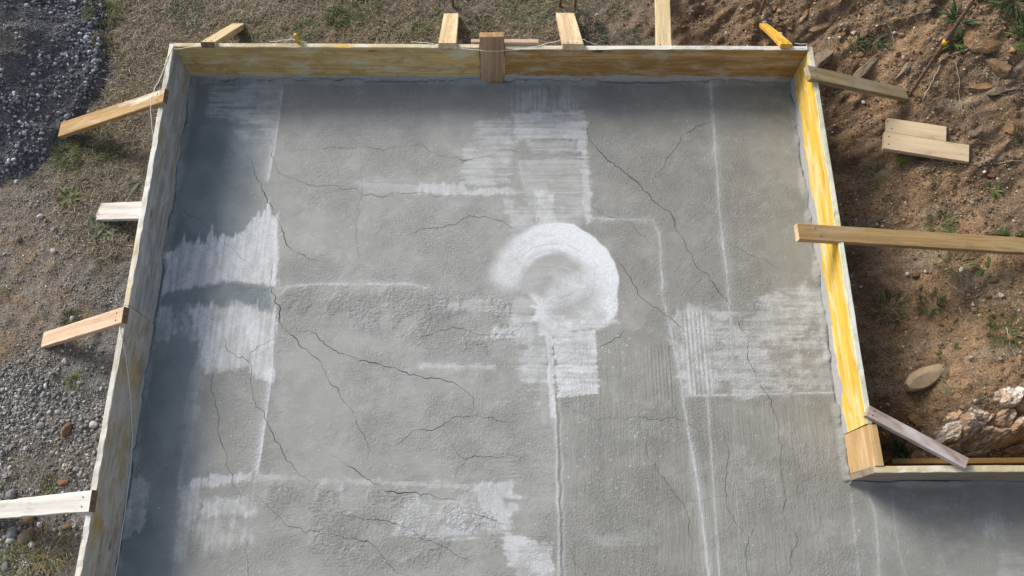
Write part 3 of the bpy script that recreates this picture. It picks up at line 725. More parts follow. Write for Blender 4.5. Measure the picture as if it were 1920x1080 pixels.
W_EDGE = wood('whitened_board_edge', (0.66, 0.63, 0.55), (0.58, 0.54, 0.44), (0.56, 0.46, 0.22), 0.30, (0.68, 0.67, 0.64), 0.6, 0.0, 0.0, 2.0)
W_EDGEY = wood('cream_board_edge', (0.62, 0.55, 0.36), (0.56, 0.47, 0.27), (0.60, 0.42, 0.10), 0.3, (0.66, 0.63, 0.55), 0.5, 0.0, 0.0, 5.0)
W_EDGEG = wood('greenish_white_board_edge', (0.60, 0.60, 0.50), (0.52, 0.52, 0.40), (0.45, 0.47, 0.27), 0.3, (0.60, 0.61, 0.57), 0.5, 0.0, 0.0, 8.0)

def form_board(name, label, base_a, base_b, top_a, top_b, out, mat, edge_mat, th=TH, chips=0.003, below=0.13, seed=1):
    """a board on edge: inner face through base_a..base_b (slab level) and top_a..top_b, thickness towards out"""
    ba, bb, ta, tb = [np.array(q, float) for q in (base_a, base_b, top_a, top_b)]
    out = np.array(out, float)
    L = np.linalg.norm(bb - ba)
    n = max(3, int(L / 0.03)); s = np.linspace(0, 1, n)
    b = ba + (bb - ba) * s[:, None]; t = ta + (tb - ta) * s[:, None]
    up = t - b; hgt = np.linalg.norm(up, axis=1)[:, None]; up = up / hgt
    low = b - up * below
    wob = 0.0022 * (fbm(s * L * 2.5, s * 0 + seed, 301, 3) - 0.5)[:, None] * out * 2
    chip = -chips * np.clip(fbm(s * L * 16, s * 0 + seed * 3, 302, 3) - 0.45, 0, 1)[:, None] * 3
    ch = 0.003
    prof = [(low, -below), (b + up * (hgt - ch), None), (t + out * ch + up * chip, None), (t + out * (th - ch) + up * chip * 0.6, None),
            (t + out * th - up * ch, None), (low + out * th, None)]
    tt = [np.full((n, 1), -below), hgt - ch, hgt, hgt, hgt - ch, np.full((n, 1), -below)]
    uu = [0, 0, ch, th - ch, th, th]
    V = []; BC = []
    for k, (p, _) in enumerate(prof):
        V.append(p + wob); BC.append(np.c_[s * L, np.full(n, uu[k]), tt[k].ravel()])
    K = len(prof)
    V = np.concatenate(V); BC = np.concatenate(BC)
    F = []; mi = []
    flip = np.dot(np.cross((bb - ba), np.array([0, 0, 1.0])), out) > 0
    for k in range(K):
        k2 = (k + 1) % K
        for i in range(n - 1):
            F.append((k * n + i, k * n + i + 1, k2 * n + i + 1, k2 * n + i)); mi.append(1 if k in (1, 2, 3) else 0)
    # end caps as two quads each
    for e in (0, n - 1):
        c = [k * n + e for k in range(K)]
        F.append((c[0], c[1], c[4], c[5])); mi.append(0)
        F.append((c[1], c[2], c[3], c[4])); mi.append(1)
    F = np.array(F); mi = np.array(mi)
    o = link(name, None, (), None, tuple(ba))
    for part, k, mm in (('board_face', 0, mat), ('top_edge', 1, edge_mat)):
        me = mesh_from(part, V - ba, F[mi == k], False, {'bc': ('FLOAT_VECTOR', BC)})
        bm = bmesh.new(); bm.from_mesh(me)
        bmesh.ops.delete(bm, geom=[q for q in bm.verts if not q.link_faces], context='VERTS')
        bm.to_mesh(me); bm.free()
        link(part, me, mm, o)
    return tag(o, label, 'board', 'formwork boards round the slab')

xl = XL - 0.002
form_board('formwork_board', 'weathered grey board on edge along the left side, farther from the viewer',
           (xl, 1.392, 0), (xl, YB + 0.03, 0), (xl - 0.002, 1.392, BH), (xl + 0.004, YB + 0.03, BH), (-1, 0, 0), W_LEFT_A, W_EDGE, seed=2, chips=0.006)
form_board('formwork_board', 'yellow-stained grey board on edge along the left side, nearer the viewer',
           (xl, -3.0, 0), (xl, 1.389, 0), (xl - 0.045, -3.0, BH), (xl - 0.004, 1.389, BH), (-1, 0, 0), W_LEFT_B, W_EDGE, seed=5, chips=0.008)
yb = YB + 0.002
form_board('formwork_board', 'yellow board with brown stains and knots on edge along the back, left of the post',
           (XL + 0.003, yb, 0), (-0.114, yb, 0), (XL + 0.003, yb + 0.002, BH + 0.005), (-0.114, yb + 0.004, BH + 0.005), (0, 1, 0), W_BACK_A, W_EDGEY, seed=7, chips=0.002)
form_board('formwork_board', 'orange-brown streaked board on edge along the back, right of the post',
           (0.036, yb, 0), (XR - 0.002, yb, 0), (0.036, yb + 0.005, BH - 0.008), (XR - 0.002, yb + 0.002, BH + 0.004), (0, 1, 0), W_BACK_B, W_EDGE, seed=9, chips=0.003)
xr = XR + 0.002
form_board('formwork_board', 'bright yellow sunlit board on edge along the right side',
           (xr, 0.770, 0), (xr, YB + 0.03, 0), (xr - 0.004, 0.770, BH), (xr, YB + 0.03, BH), (1, 0, 0), W_RIGHT, W_EDGEG, th=0.030, seed=12, chips=0.005)
form_board('formwork_block', 'short tan wooden block closing the gap between yellow board and corner',
           (xr, 0.565, 0), (xr, 0.766, 0), (xr + 0.006, 0.565, BH - 0.004), (xr + 0.004, 0.766, BH - 0.002), (1, 0, 0), W_BLOCK, W_BLOCK, th=0.045, seed=14, chips=0.001)
form_board('formwork_board', 'brown-grey board with cream top edge leaving the right corner towards the right edge',
           (XR, YR, 0), (5.0, YR, 0), (XR + 0.004, YR + 0.002, BH - 0.01), (5.0, YR + 0.002, BH - 0.012), (0, 1, 0), W_RETURN, W_EDGEY, th=0.032, seed=17, chips=0.003)
W_OUTER = wood('yellow_brown_outer_board', (0.22, 0.13, 0.04), (0.17, 0.10, 0.03), None, 0, None, 0, 0, 0.3, 27.0)
form_board('backing_board', 'yellow-brown board lying low behind the cream-edged corner board',
           (2.02, 0.585, -0.06), (3.45, 0.566, -0.02), (2.02, 0.602, 0.10), (3.45, 0.600, 0.17), (0, 1, 0), W_OUTER, W_OUTER, seed=21, chips=0.0)['group'] = 'boards stacked by the corner'

# ------------------------------------------------------------------ loose planks, braces and stakes
def plank(name, label, a, b, width, thick, mat, group=None, roll=0.0, w2=None, bow=0.0, cat='plank', end_mat=None, wav=0.0012):
    """a plank whose upper face runs from a to b"""
    a = np.array(a, float); b = np.array(b, float)
    L = np.linalg.norm(b - a); d = (b - a) / L
    side = np.cross(d, (0, 0, 1.0)); side /= np.linalg.norm(side)
    up = np.cross(side, d)
    side, up = side * math.cos(roll) + up * math.sin(roll), up * math.cos(roll) - side * math.sin(roll)
    w2 = w2 or width
    n = max(4, int(L / 0.025)); s = np.linspace(0, 1, n)
    c = 0.0025
    seed = abs(hash(label)) % 97 if False else int(abs(a[0]) * 131 + abs(a[1]) * 57) % 97
    V = []; BC = []
    for i, t in enumerate(s):
        w = (width * (1 - t) + w2 * t) / 2
        p = d * L * t + up * bow * math.sin(math.pi * t)
        e1 = wav * (vnoise(np.array([t * L * 18]), np.array([seed + 0.5]), 311)[0] - 0.5) * 2
        e2 = wav * (vnoise(np.array([t * L * 18]), np.array([seed + 7.5]), 312)[0] - 0.5) * 2
        for (q, r) in ((-w + c, 0), (w - c, 0), (w, -c), (w, -thick + c), (w - c, -thick), (-w + c, -thick), (-w, -thick + c), (-w, -c)):
            qq = q + (e1 if q > 0 else e2)
            V.append(p + side * qq + up * r); BC.append((L * t, r, q))
    F = []
    for i in range(n - 1):
        for k in range(8):
            k2 = (k + 1) % 8
            F.append((i * 8 + k, i * 8 + k2, (i + 1) * 8 + k2, (i + 1) * 8 + k))
    ends = []
    for e in (0, (n - 1) * 8):
        F += [(e, e + 1, e + 2, e + 7), (e + 7, e + 2, e + 3, e + 6), (e + 6, e + 3, e + 4, e + 5)]
        ends += [len(F) - 3, len(F) - 2, len(F) - 1]
    F = np.array(F); isend = np.zeros(len(F), bool); isend[ends] = True
    o = link(name, None, (), None, tuple(a))
    first = isend & (np.arange(len(F)) < ends[3]); last = isend & ~first
    for part, sel, mm in ((('timber', ~isend, mat), ('sawn_end', first, end_mat), ('sawn_end', last, end_mat)) if end_mat else (('timber', isend | True, mat),)):
        me = mesh_from(part, V, F[sel], False, {'bc': ('FLOAT_VECTOR', BC)})
        bm = bmesh.new(); bm.from_mesh(me)
        bmesh.ops.delete(bm, geom=[q for q in bm.verts if not q.link_faces], context='VERTS')
        if part == 'timber': bmesh.ops.recalc_face_normals(bm, faces=bm.faces)
        bm.to_mesh(me); bm.free()
        link(part, me, mm, o)
    o['_top'] = [float(q) for q in np.array(V).ravel()]
    return tag(o, label, cat, group)

P_OLD = wood('plank_golden_weathered', (0.50, 0.33, 0.15), (0.40, 0.25, 0.11), (0.55, 0.50, 0.42), 0.35, None, 0, 0, 0.0, 31.0)
P_SPLAT = wood('plank_pale_splattered', (0.62, 0.58, 0.54), (0.54, 0.49, 0.45), (0.60, 0.45, 0.40), 0.25, (0.30, 0.29, 0.28), 0.22, 0, 0.0, 33.0)
P_PINK = wood('plank_fresh_pinkish', (0.68, 0.50, 0.36), (0.60, 0.42, 0.29), None, 0, None, 0, 0, 0.75, 36.0)
P_WHITE = wood('plank_bleached_white', (0.66, 0.635, 0.60), (0.60, 0.575, 0.535), None, 0, None, 0, 0, 0.0, 39.0)
P_FRESH = wood('plank_fresh_pine', (0.66, 0.51, 0.32), (0.58, 0.43, 0.25), (0.62, 0.52, 0.38), 0.3, None, 0, 0, 0.25, 42.0)
P_FRESH2 = wood('plank_pale_pine', (0.62, 0.50, 0.31), (0.55, 0.42, 0.23), None, 0, (0.50, 0.45, 0.36), 0.3, 0, 0.2, 45.0)
P_YEL = wood('plank_yellow_painted', (0.72, 0.43, 0.05), (0.64, 0.36, 0.05), None, 0, (0.66, 0.50, 0.22), 0.3, 0, 0.0, 48.0)
P_OLIVE = wood('plank_olive_grey', (0.37, 0.28, 0.155), (0.30, 0.22, 0.115), (0.31, 0.26, 0.18), 0.4, None, 0, 0, 0.0, 51.0)
P_OCHRE = wood('plank_ochre', (0.42, 0.28, 0.125), (0.34, 0.22, 0.09), (0.36, 0.27, 0.15), 0.4, None, 0, 0, 0.3, 54.0)
P_GREYP = wood('batten_grey_pink', (0.38, 0.31, 0.27), (0.27, 0.20, 0.165), (0.45, 0.41, 0.39), 0.45, None, 0, 0, 0.0, 57.0)
P_OFF = wood('offcut_pine', (0.62, 0.49, 0.32), (0.62, 0.48, 0.31), (0.52, 0.42, 0.29), 0.3, None, 0, 0, 0.0, 71.0, grain=0.6)
P_BROWN = wood('post_red_brown', (0.47, 0.31, 0.20), (0.40, 0.255, 0.155), None, 0, None, 0, 0, 0.35, 60.0)
P_DARKEND = wood('sawn_end_dark', (0.22, 0.15, 0.09), (0.16, 0.10, 0.06), seed=63.0)

GB = 'braces propping the formwork'
def zg(x, y, lift=0.0): return gz(x, y) + lift
def brace(label, a, b, width, thick, mat, w2=None, roll=0.0, cat='plank', name='brace_plank', lift=None, **k):
    b = (b[0], b[1], zg(b[0], b[1]) + (thick * 0.55 if lift is None else lift))
    return plank(name, label, a, b, width, thick, mat, GB, roll, w2, cat=cat, **k)

brace('golden weathered plank sloping from the left board down to the dark gravel heap', (-1.880, 2.627, 0.362), (-2.6477, 2.6290, -0.0200), 0.088, 0.030, P_OLD, 0.100, end_mat=P_DARKEND)
brace('short pale plank spattered with dark cement beside the left board', (-1.930, 1.990, 0.205), (-2.3442, 2.0990, -0.0500), 0.112, 0.028, P_SPLAT)
brace('fresh pinkish plank with knots sloping off the middle of the left board', (-1.902, 1.325, 0.362), (-2.5153, 1.3180, -0.0400), 0.086, 0.032, P_PINK, end_mat=P_DARKEND)
brace('bleached white plank at the lower left corner, lying over the gravel', (-1.905, 0.410, 0.362), (-2.760, 0.395, 0), 0.098, 0.034, P_WHITE, 0.080, end_mat=P_DARKEND, wav=0.003)
brace('short pale plank leaning off the back board near its left corner', (-1.682, 2.985, 0.362), (-1.6775, 3.4460, -0.0400), 0.080, 0.034, P_FRESH2, end_mat=P_DARKEND)
brace('pale pine plank sloping back from the form just left of the brown post', (-0.298, 2.985, 0.364), (-0.3083, 3.5307, -0.0400), 0.104, 0.034, P_FRESH, 0.096)
brace('pale pine plank sloping back from the form right of the brown post', (0.433, 2.982, 0.366), (0.4342, 3.5357, -0.0400), 0.122, 0.036, P_FRESH, 0.118)
brace('long pale plank running off the top edge of the picture behind the back board', (0.990, 3.030, 0.240), (1.075, 3.860, 0), 0.094, 0.028, P_FRESH2)
brace('small yellow plank leaning on the back board near its right end', (1.685, 2.996, 0.356), (1.7043, 3.4194, 0.0000), 0.070, 0.026, P_YEL, 0.052, bow=0.004)
brace('olive-grey plank sloping from the top of the yellow board to the earth bank', (1.790, 2.800, 0.362), (2.5132, 2.8585, -0.0200), 0.094, 0.034, P_OLIVE, 0.080)
plank('brace_plank', 'long ochre plank lying across the yellow board and over the slab edge', (1.594, 1.790, 0.366), (3.30, 1.818, zg(3.02, 1.81, 0.035) + 0.03), 0.094, 0.036, P_OCHRE, GB, end_mat=P_FRESH)
plank('brace_batten', 'narrow grey batten set diagonally across the inner corner of the form', (1.822, 0.828, 0.352), (2.262, 0.570, 0.352), 0.056, 0.040, P_GREYP, GB, cat='batten')
# upright post over the joint of the back boards
def block(name, label, cat, lo, hi, mat, along=2, group=None, end_mat=None, jit=0.0015):
    """a bevelled timber block given by its two corners"""
    lo = np.array(lo, float); hi = np.array(hi, float)
    bm = bmesh.new(); bmesh.ops.create_cube(bm, size=1.0)
    for v in bm.verts:
        for k in range(3): v.co[k] = (lo[k] + hi[k]) / 2 + v.co[k] * (hi[k] - lo[k]) - (lo[k] if k == 2 else (lo[k] + hi[k]) / 2)
        v.co += Vector(RNG.normal(0, jit, 3))
    bmesh.ops.bevel(bm, geom=bm.edges[:], offset=0.003, segments=1, affect='EDGES')
    me = bpy.data.meshes.new(name); bm.to_mesh(me); bm.free()
    co = np.array([v.co[:] for v in me.vertices])
    order = {2: (2, 1, 0), 0: (0, 1, 2), 1: (1, 0, 2)}[along]
    at_ = me.attributes.new('bc', 'FLOAT_VECTOR', 'POINT'); at_.data.foreach_set('vector', co[:, order].astype(np.float32).ravel())
    me.materials.append(mat)
    if end_mat:
        me.materials.append(end_mat)
        for p in me.polygons:
            if abs(p.normal[along]) > 0.8: p.material_index = 1
    o = link(name, me, [], None, ((lo[0] + hi[0]) / 2, (lo[1] + hi[1]) / 2, lo[2]))
    return tag(o, label, cat, group)
P_POSTEND = wood('sawn_end_light', (0.46, 0.29, 0.15), (0.38, 0.23, 0.11), seed=66.0)
block('form_post', 'red-brown upright post standing over the joint of the back boards', 'post', (-0.109, YB - 0.008, -0.10), (0.031, YB + 0.032, 0.440), P_BROWN, 2, None, P_POSTEND)
block('splice_batten', 'short pinkish batten nailed behind the back board beside the brown post', 'batten', (-0.16, YB + 0.036, 0.20), (0.235, YB + 0.064, 0.334), P_PINK, 0)
block('wooden_stake', 'tiny yellow stake tip showing behind the back board left of the pine plank', 'stake', (-1.183, YB + 0.032, -0.1), (-1.160, YB + 0.052, 0.395), P_YEL, 2)
# two boards lying on the soil
za = zg(2.55, 2.60) + 0.045
GO = 'offcuts lying on the soil'
plank('offcut_board', 'shorter of two pale offcut boards lying side by side on the brown soil', (2.366, 2.655, za), (2.706, 2.580, za + 0.02), 0.104, 0.030, P_OFF, GO, cat='board')
plank('offcut_board', 'longer of two pale offcut boards lying side by side, specked with dirt', (2.330, 2.549, za), (2.812, 2.442, za + 0.028), 0.118, 0.030, P_OFF, GO, cat='board')

# nails in the braces
M = Mat('nail_steel', 0.5, 0.5); M.color((0.10, 0.09, 0.085)); MAT_NAIL = M.m
def nail_on(o, s, q):
    me = bpy.data.meshes.get('nail')
    if me is None:
        bm = bmesh.new(); bmesh.ops.create_cone(bm, cap_ends=True, segments=10, radius1=0.0042, radius2=0.0036, depth=0.004)
        me = bpy.data.meshes.new('nail'); bm.to_mesh(me); bm.free(); me.materials.append(MAT_NAIL)
    co = np.array(o['_top']).reshape(-1, 3)
    n = len(co) // 8
    k = int(np.clip(s * n, 0, n - 1)) * 8
    p = co[k] * (0.5 - q) + co[k + 1] * (0.5 + q)
    up = Vector(co[k + 1] - co[k]).cross(Vector(co[min(k + 8, len(co) - 8)] - co[k])).normalized()
    if up.z < 0: up = -up
    e = link('nail', me, [], o, tuple(p + np.array(up) * 0.001))
    e.rotation_euler = up.to_track_quat('Z', 'Y').to_euler()
for o in [q for q in list(COL.objects) if q.name.startswith('brace_') or q.name.startswith('offcut')]:
    for q in (-0.25, 0.22): nail_on(o, 0.05 + RNG.random() * 0.04, q)
for o in COL.objects:
    if '_top' in o: del o['_top']

# ------------------------------------------------------------------ tubes: rebar stakes, string lines, twigs
def tube_mesh(name, pts, radii, sides=6, close=True):
    pts = np.array(pts, float); n = len(pts)
    radii = np.full(n, radii) if np.isscalar(radii) else np.array(radii)
    t = np.gradient(pts, axis=0); t /= np.linalg.norm(t, axis=1)[:, None] + 1e-9
    ref = np.array([0.3, 0.2, 0.93]) if abs(t[0][2]) < 0.8 else np.array([1.0, 0.1, 0])
    u = np.cross(t, ref); u /= np.linalg.norm(u, axis=1)[:, None] + 1e-9
    w = np.cross(t, u)
    a = np.arange(sides) / sides * 2 * math.pi
    V = (pts[:, None, :] + radii[:, None, None] * (u[:, None, :] * np.cos(a)[None, :, None] + w[:, None, :] * np.sin(a)[None, :, None])).reshape(-1, 3)
    F = []
    for i in range(n - 1):
        for k in range(sides):
            k2 = (k + 1) % sides
            F.append((i * sides + k, i * sides + k2, (i + 1) * sides + k2, (i + 1) * sides + k))
    return mesh_from(name, V, F, True)

M = Mat('rusty_steel', 0.85, 0.3)
oc = M.coord(); n = M.noise(oc, 60.0, 4)
M.color(M.mix(M.ramp(n, 0.35, 0.7), (0.085, 0.050, 0.034), (0.20, 0.115, 0.075))); M.bump(M.noise(oc, 180.0, 2), 0.5, 0.004)
MAT_RUST = M.m
M = Mat('yellow_plastic', 0.5, 0.4); M.color((0.70, 0.36, 0.02)); MAT_CAP = M.m
M = Mat('white_string', 0.9, 0.1); M.color((0.72, 0.71, 0.68)); MAT_STRING = M.m
M = Mat('dry_twig', 0.9, 0.1); oc = M.coord()
M.color(M.mix(M.noise(oc, 30.0, 3), (0.20, 0.15, 0.11), (0.48, 0.42, 0.34))); MAT_TWIG = M.m
M = Mat('charred_wood', 0.9, 0.2); M.color((0.035, 0.032, 0.030)); MAT_CHAR = M.m

def rod(label, base, top, r=0.0085, cap=None):
    b = np.array(base, float); t = np.array(top, float)
    n = 40; s = np.linspace(0, 1, n)
    pts = (t - b) * s[:, None]
    o = link('rebar_stake', None, (), None, tuple(b))
    link('rod', tube_mesh('rod', pts, r * (1 + 0.10 * (np.arange(n) % 2)), 8), MAT_RUST, o)
    tag(o, label, 'steel stake', 'rusty stakes behind the braces')
    if cap is not None:
        c = (t - b) * cap; dd = (t - b) / np.linalg.norm(t - b)
        link('tape_band', tube_mesh('tape_band', [c - dd * 0.014, c - dd * 0.012, c + dd * 0.012, c + dd * 0.014], [r * 0.9, r * 1.45, r * 1.45, r * 0.9], 10), MAT_CAP, o)
    return o
zr = gz(2.525, 2.84)
rod('tall rusty rod with a yellow band standing at the end of the olive-grey plank', (2.528, 2.838, zr - 0.1), (2.560, 2.985, 0.83), 0.0105, 0.60)
rod('short rusty rod behind the pine plank left of the brown post', (-0.300, 3.600, -0.1), (-0.300, 3.620, 0.42))
rod('rusty rod at the left back corner of the pine plank right of the post', (0.402, 3.605, -0.1), (0.405, 3.625, 0.42))
rod('rusty rod at the right back corner of the pine plank right of the post', (0.500, 3.580, -0.1), (0.490, 3.600, 0.40))
rod('rusty rod standing behind the small yellow plank', (1.690, 3.480, -0.1), (1.680, 3.530, 0.45))

def string(label, ways, r=0.0017):
    p = np.array(ways, float)
    # smooth the way points a little
    out = [p[0]]
    for a, b in zip(p[:-1], p[1:]):
        m = max(2, int(np.linalg.norm(b - a) / 0.05))
        for k in range(1, m + 1):
            q = a + (b - a) * k / m
            q = q - np.array([0, 0, 0.006]) * math.sin(math.pi * k / m)
            out.append(q)
    out = np.array(out)
    o = link('string_line', tube_mesh('string_line', out - out[0], r, 5), MAT_STRING, None, tuple(out[0]))
    return tag(o, label, 'string', 'mason strings on the form')
string('white string looping off the outside of the left board over the golden plank', [(-1.8888, 2.9956, 0.3250), (-1.9167, 2.8882, 0.3250), (-1.9272, 2.7827, 0.3300), (-1.9288, 2.6591, 0.3800), (-1.9442, 2.5958, 0.3700), (-1.9517, 2.5458, 0.3400), (-1.9590, 2.4683, 0.2700), (-1.9629, 2.4221, 0.2200)], 0.0021)
string('white string running down the inner face of the nearer left board', [(-1.9241, 1.2739, 0.3270), (-1.9119, 1.2289, 0.3260), (-1.8936, 1.1719, 0.3100), (-1.8787, 1.0716, 0.2700), (-1.8618, 0.9687, 0.2400), (-1.8887, 0.8340, 0.1000), (-1.8942, 0.6816, 0.0300), (-1.8887, 0.5201, 0.0280), (-1.8834, 0.2854, 0.0280), (-1.8846, 0.0352, 0.0280)])
string('white string from the left back corner to the short pale plank', [(-1.8842, 2.9622, 0.3250), (-1.8106, 2.9715, 0.3280), (-1.7238, 2.9853, 0.3350), (-1.7089, 3.0003, 0.3300)])
string('white string over the tiny yellow stake behind the back board', [(-1.3366, 3.0137, 0.3300), (-1.2572, 3.0178, 0.3400), (-1.2017, 3.0164, 0.3520), (-1.1736, 3.0128, 0.3520), (-1.1453, 3.0110, 0.3400), (-1.1160, 3.0098, 0.3320)])
string('white string crossing the brown post between the two pine planks', [(-0.5144, 3.0208, 0.3320), (-0.4209, 3.0117, 0.3300), (-0.2646, 2.9826, 0.3300), (-0.1118, 2.9574, 0.3350), (-0.0403, 2.9500, 0.3380), (0.0342, 2.9564, 0.3350), (0.1714, 2.9777, 0.3300), (0.2959, 3.0045, 0.3450), (0.3688, 3.0068, 0.3720), (0.4498, 3.0148, 0.3720), (0.4962, 3.0076, 0.3720), (0.5387, 3.0022, 0.3500), (0.5723, 3.0063, 0.3300)], 0.0018)
string('white string tied at the far end of the back board by the yellow corner', [(1.6906, 3.0000, 0.3320), (1.7564, 2.9936, 0.3310), (1.8123, 2.9894, 0.3320), (1.8158, 3.0158, 0.3320), (1.7431, 3.0184, 0.3330)])

# ------------------------------------------------------------------ stones
def ico(sub):
    bm = bmesh.new(); bmesh.ops.create_icosphere(bm, subdivisions=sub, radius=1.0)
    v = np.array([q.co[:] for q in bm.verts]); f = np.array([[q.index for q in p.verts] for p in bm.faces]); bm.free()
    return v, f
ICO1, ICO2, ICO3, ICO4 = ico(1), ico(2), ico(3), ico(5)

def rot_mats(n):
    q = RNG.normal(size=(n, 4)); q /= np.linalg.norm(q, axis=1)[:, None]
    w, x, y, z = q.T
    return np.stack([np.stack([1 - 2 * (y * y + z * z), 2 * (x * y - z * w), 2 * (x * z + y * w)], 1),
                     np.stack([2 * (x * y + z * w), 1 - 2 * (x * x + z * z), 2 * (y * z - x * w)], 1),
                     np.stack([2 * (x * z - y * w), 2 * (y * z + x * w), 1 - 2 * (x * x + y * y)], 1)], 1)

def lumpy(base, amp, freq, seed, facet=0.0, planes=9):
    v = base.copy()
    r = np.random.default_rng(seed)
    for k in range(5):
        d = r.normal(size=3); d /= np.linalg.norm(d); ph = r.random() * 6
        v = v * (1 + amp * np.sin(freq * (base @ d) * (1 + 0.6 * k) + ph) / (1 + 0.5 * k))[:, None]
    if facet:
        for k in range(planes):
            d = r.normal(size=3); d /= np.linalg.norm(d)
            h = (v @ d) - (1 - facet * (0.4 + 0.6 * r.random()))
            v = v - np.clip(h, 0, None)[:, None] * d
    return v

def scatter(name, label, cat, x, y, size, cols, base, mat, flat=0.65, sink=0.25, facet=0.0, kinds=7, stuff=True, smooth=True, parent=None):
    """many small stones joined to one mesh of loose stuff"""
    n = len(x); z = ground_h(x, y)
    Rm = rot_mats(n)
    sc = size[:, None] * np.stack([RNG.uniform(0.8, 1.25, n), RNG.uniform(0.65, 1.0, n), RNG.uniform(0.5, 0.85, n)], 1)
    bv, bf = base
    V = np.zeros((n, len(bv), 3)); kind = RNG.integers(0, kinds, n)
    for k in range(kinds):
        m = kind == k
        V[m] = lumpy(bv, 0.10, 2.2, 400 + k, facet)[None] * sc[m][:, None, :]
    V = np.einsum('nij,nvj->nvi', Rm, V)
    V[:, :, 2] *= flat / 0.7
    V += np.stack([x, y, z + size * flat * (0.5 - sink)], 1)[:, None, :]
    F = (bf[None] + (np.arange(n) * len(bv))[:, None, None]).reshape(-1, 3)
    C4 = np.repeat(np.concatenate([cols, np.ones((n, 1))], 1), len(bv), axis=0)
    me = mesh_from(name, V.reshape(-1, 3), F, smooth, {'tint': ('FLOAT_COLOR', C4)})
    o = link(name, me, mat)
    return tag(o, label, cat, None, 'stuff')

M = Mat('pebble_stone', 0.85, 0.25)
oc = M.coord(); n = M.noise(oc, 70.0, 4, 0.65)
M.color(M.mix(1.0, M.attr('tint', 'Color'), M.mix(M.ramp(n, 0.25, 0.75), (0.68, 0.68, 0.68), (1.3, 1.3, 1.3)), 'MULTIPLY'))
M.bump(n, 0.25, 0.005)
MAT_STONE = M.m

def sample(n, x0, x1, y0, y1, weight):
    xs = []; ys = []; got = 0
    for _ in range(60):
        x = RNG.uniform(x0, x1, n * 2); y = RNG.uniform(y0, y1, n * 2)
        ok = RNG.random(n * 2) < weight(x, y)
        ok &= ~((x > XL - 0.06) & (x < XR + 0.07) & (y < YB + 0.06)) & ~((x >= XR) & (y < YR + 0.07))
        xs.append(x[ok]); ys.append(y[ok]); got += ok.sum()
        if got >= n: break
    return np.concatenate(xs)[:n], np.concatenate(ys)[:n]

def stone_cols(n, a, b, spread=0.25, odd=None, odd_p=0.0):
    t = RNG.random((n, 1)); c = np.array(a) * (1 - t) + np.array(b) * t
    c = c * RNG.lognormal(0, spread, (n, 1))
    if odd is not None:
        m = RNG.random(n) < odd_p; c[m] = np.array(odd) * RNG.uniform(0.7, 1.3, (m.sum(), 1))
    return np.clip(c, 0.01, 0.8)

def w_heap(x, y):
    h = ground_zones(x, y)[0]
    d = -poly_sd(HEAP, x, y)
    return h * np.clip(0.10 + 0.55 * sstep(0.48, 0.66, fbm(x * 5, y * 5, 181, 4)) + 0.9 * sstep(0.16, 0.0, d) * sstep(0.3, 0.55, fbm(x * 6, y * 6, 182, 3)), 0, 1)
def w_grav(x, y):
    g = ground_zones(x, y)[1]
    return g * np.clip(0.18 + sstep(0.4, 0.6, fbm(x * 4.5, y * 4.5, 183, 4)), 0, 1)
def w_left(x, y):
    hp, g, gr, so = ground_zones(x, y)
    return (x < -1.9) * (1 - hp) * (0.45 + 0.55 * g) * np.clip(0.15 + sstep(0.42, 0.66, fbm(x * 5, y * 5, 185, 4)), 0, 1) * (1 - 0.25 * gr)
def w_soil(x, y):
    so = ground_zones(x, y)[3]
    return so * np.clip(0.25 + sstep(0.45, 0.65, fbm(x * 4, y * 4, 187, 4)), 0, 1)
def sizes(n, lo, hi, p=2.2):
    return lo + (hi - lo) * RNG.random(n) ** p

n = 3800; x, y = sample(n, -3.7, -2.35, 2.2, 4.2, w_heap); n = len(x)
scatter('heap_pebbles', 'dark blue-grey pebbles covering the gravel heap in the far left corner', 'gravel', x, y, sizes(n, 0.0065, 0.0155, 2.2), stone_cols(n, (0.105, 0.110, 0.128), (0.185, 0.19, 0.215), 0.42, (0.44, 0.45, 0.48), 0.06), ICO2, MAT_STONE)
n = 9000; x, y = sample(n, -3.7, -2.35, 2.15, 4.2, lambda a, b: ground_zones(a, b)[0]); n = len(x)
scatter('heap_grit', 'fine dark grit between the pebbles of the far left heap', 'gravel', x, y, sizes(n, 0.0035, 0.0075), stone_cols(n, (0.095, 0.098, 0.11), (0.17, 0.165, 0.17), 0.35), ICO1, MAT_STONE)
n = 2300; x, y = sample(n, -2.95, -1.9, -0.2, 1.6, w_grav); n = len(x)
scatter('grey_pebbles', 'grey and pale pebbles lying loose beside the nearer left board', 'gravel', x, y, sizes(n, 0.0045, 0.0155, 2.6), stone_cols(n, (0.165, 0.163, 0.160), (0.265, 0.26, 0.252), 0.22, (0.42, 0.42, 0.43), 0.08), ICO2, MAT_STONE)
n = 20000; x, y = sample(n, -3.1, -1.9, -0.2, 2.6, w_left); n = len(x)
scatter('left_grit', 'fine grey grit strewn over the earth left of the form', 'gravel', x, y, sizes(n, 0.003, 0.0075, 2.5), stone_cols(n, (0.17, 0.158, 0.145), (0.30, 0.285, 0.27), 0.32, (0.48, 0.45, 0.42), 0.08), ICO1, MAT_STONE)
n = 20000; x, y = sample(n, 0.6, 3.8, 0.6, 4.2, w_soil); n = len(x)
scatter('soil_crumbs', 'brown and orange soil crumbs and chips over the right bank', 'soil', x, y, sizes(n, 0.0035, 0.013, 3.0), stone_cols(n, (0.14, 0.095, 0.06), (0.26, 0.18, 0.11), 0.32, (0.48, 0.43, 0.37), 0.05), ICO1, MAT_STONE, facet=0.35, smooth=False)
n = 900; x, y = sample(n, 0.7, 3.8, 0.6, 4.2, lambda a, b: w_soil(a, b) * np.clip(sstep(2.3, 2.9, a) * sstep(1.7, 0.8, b) + 0.35 * sstep(2.6, 3.4, b), 0, 1)); n = len(x)
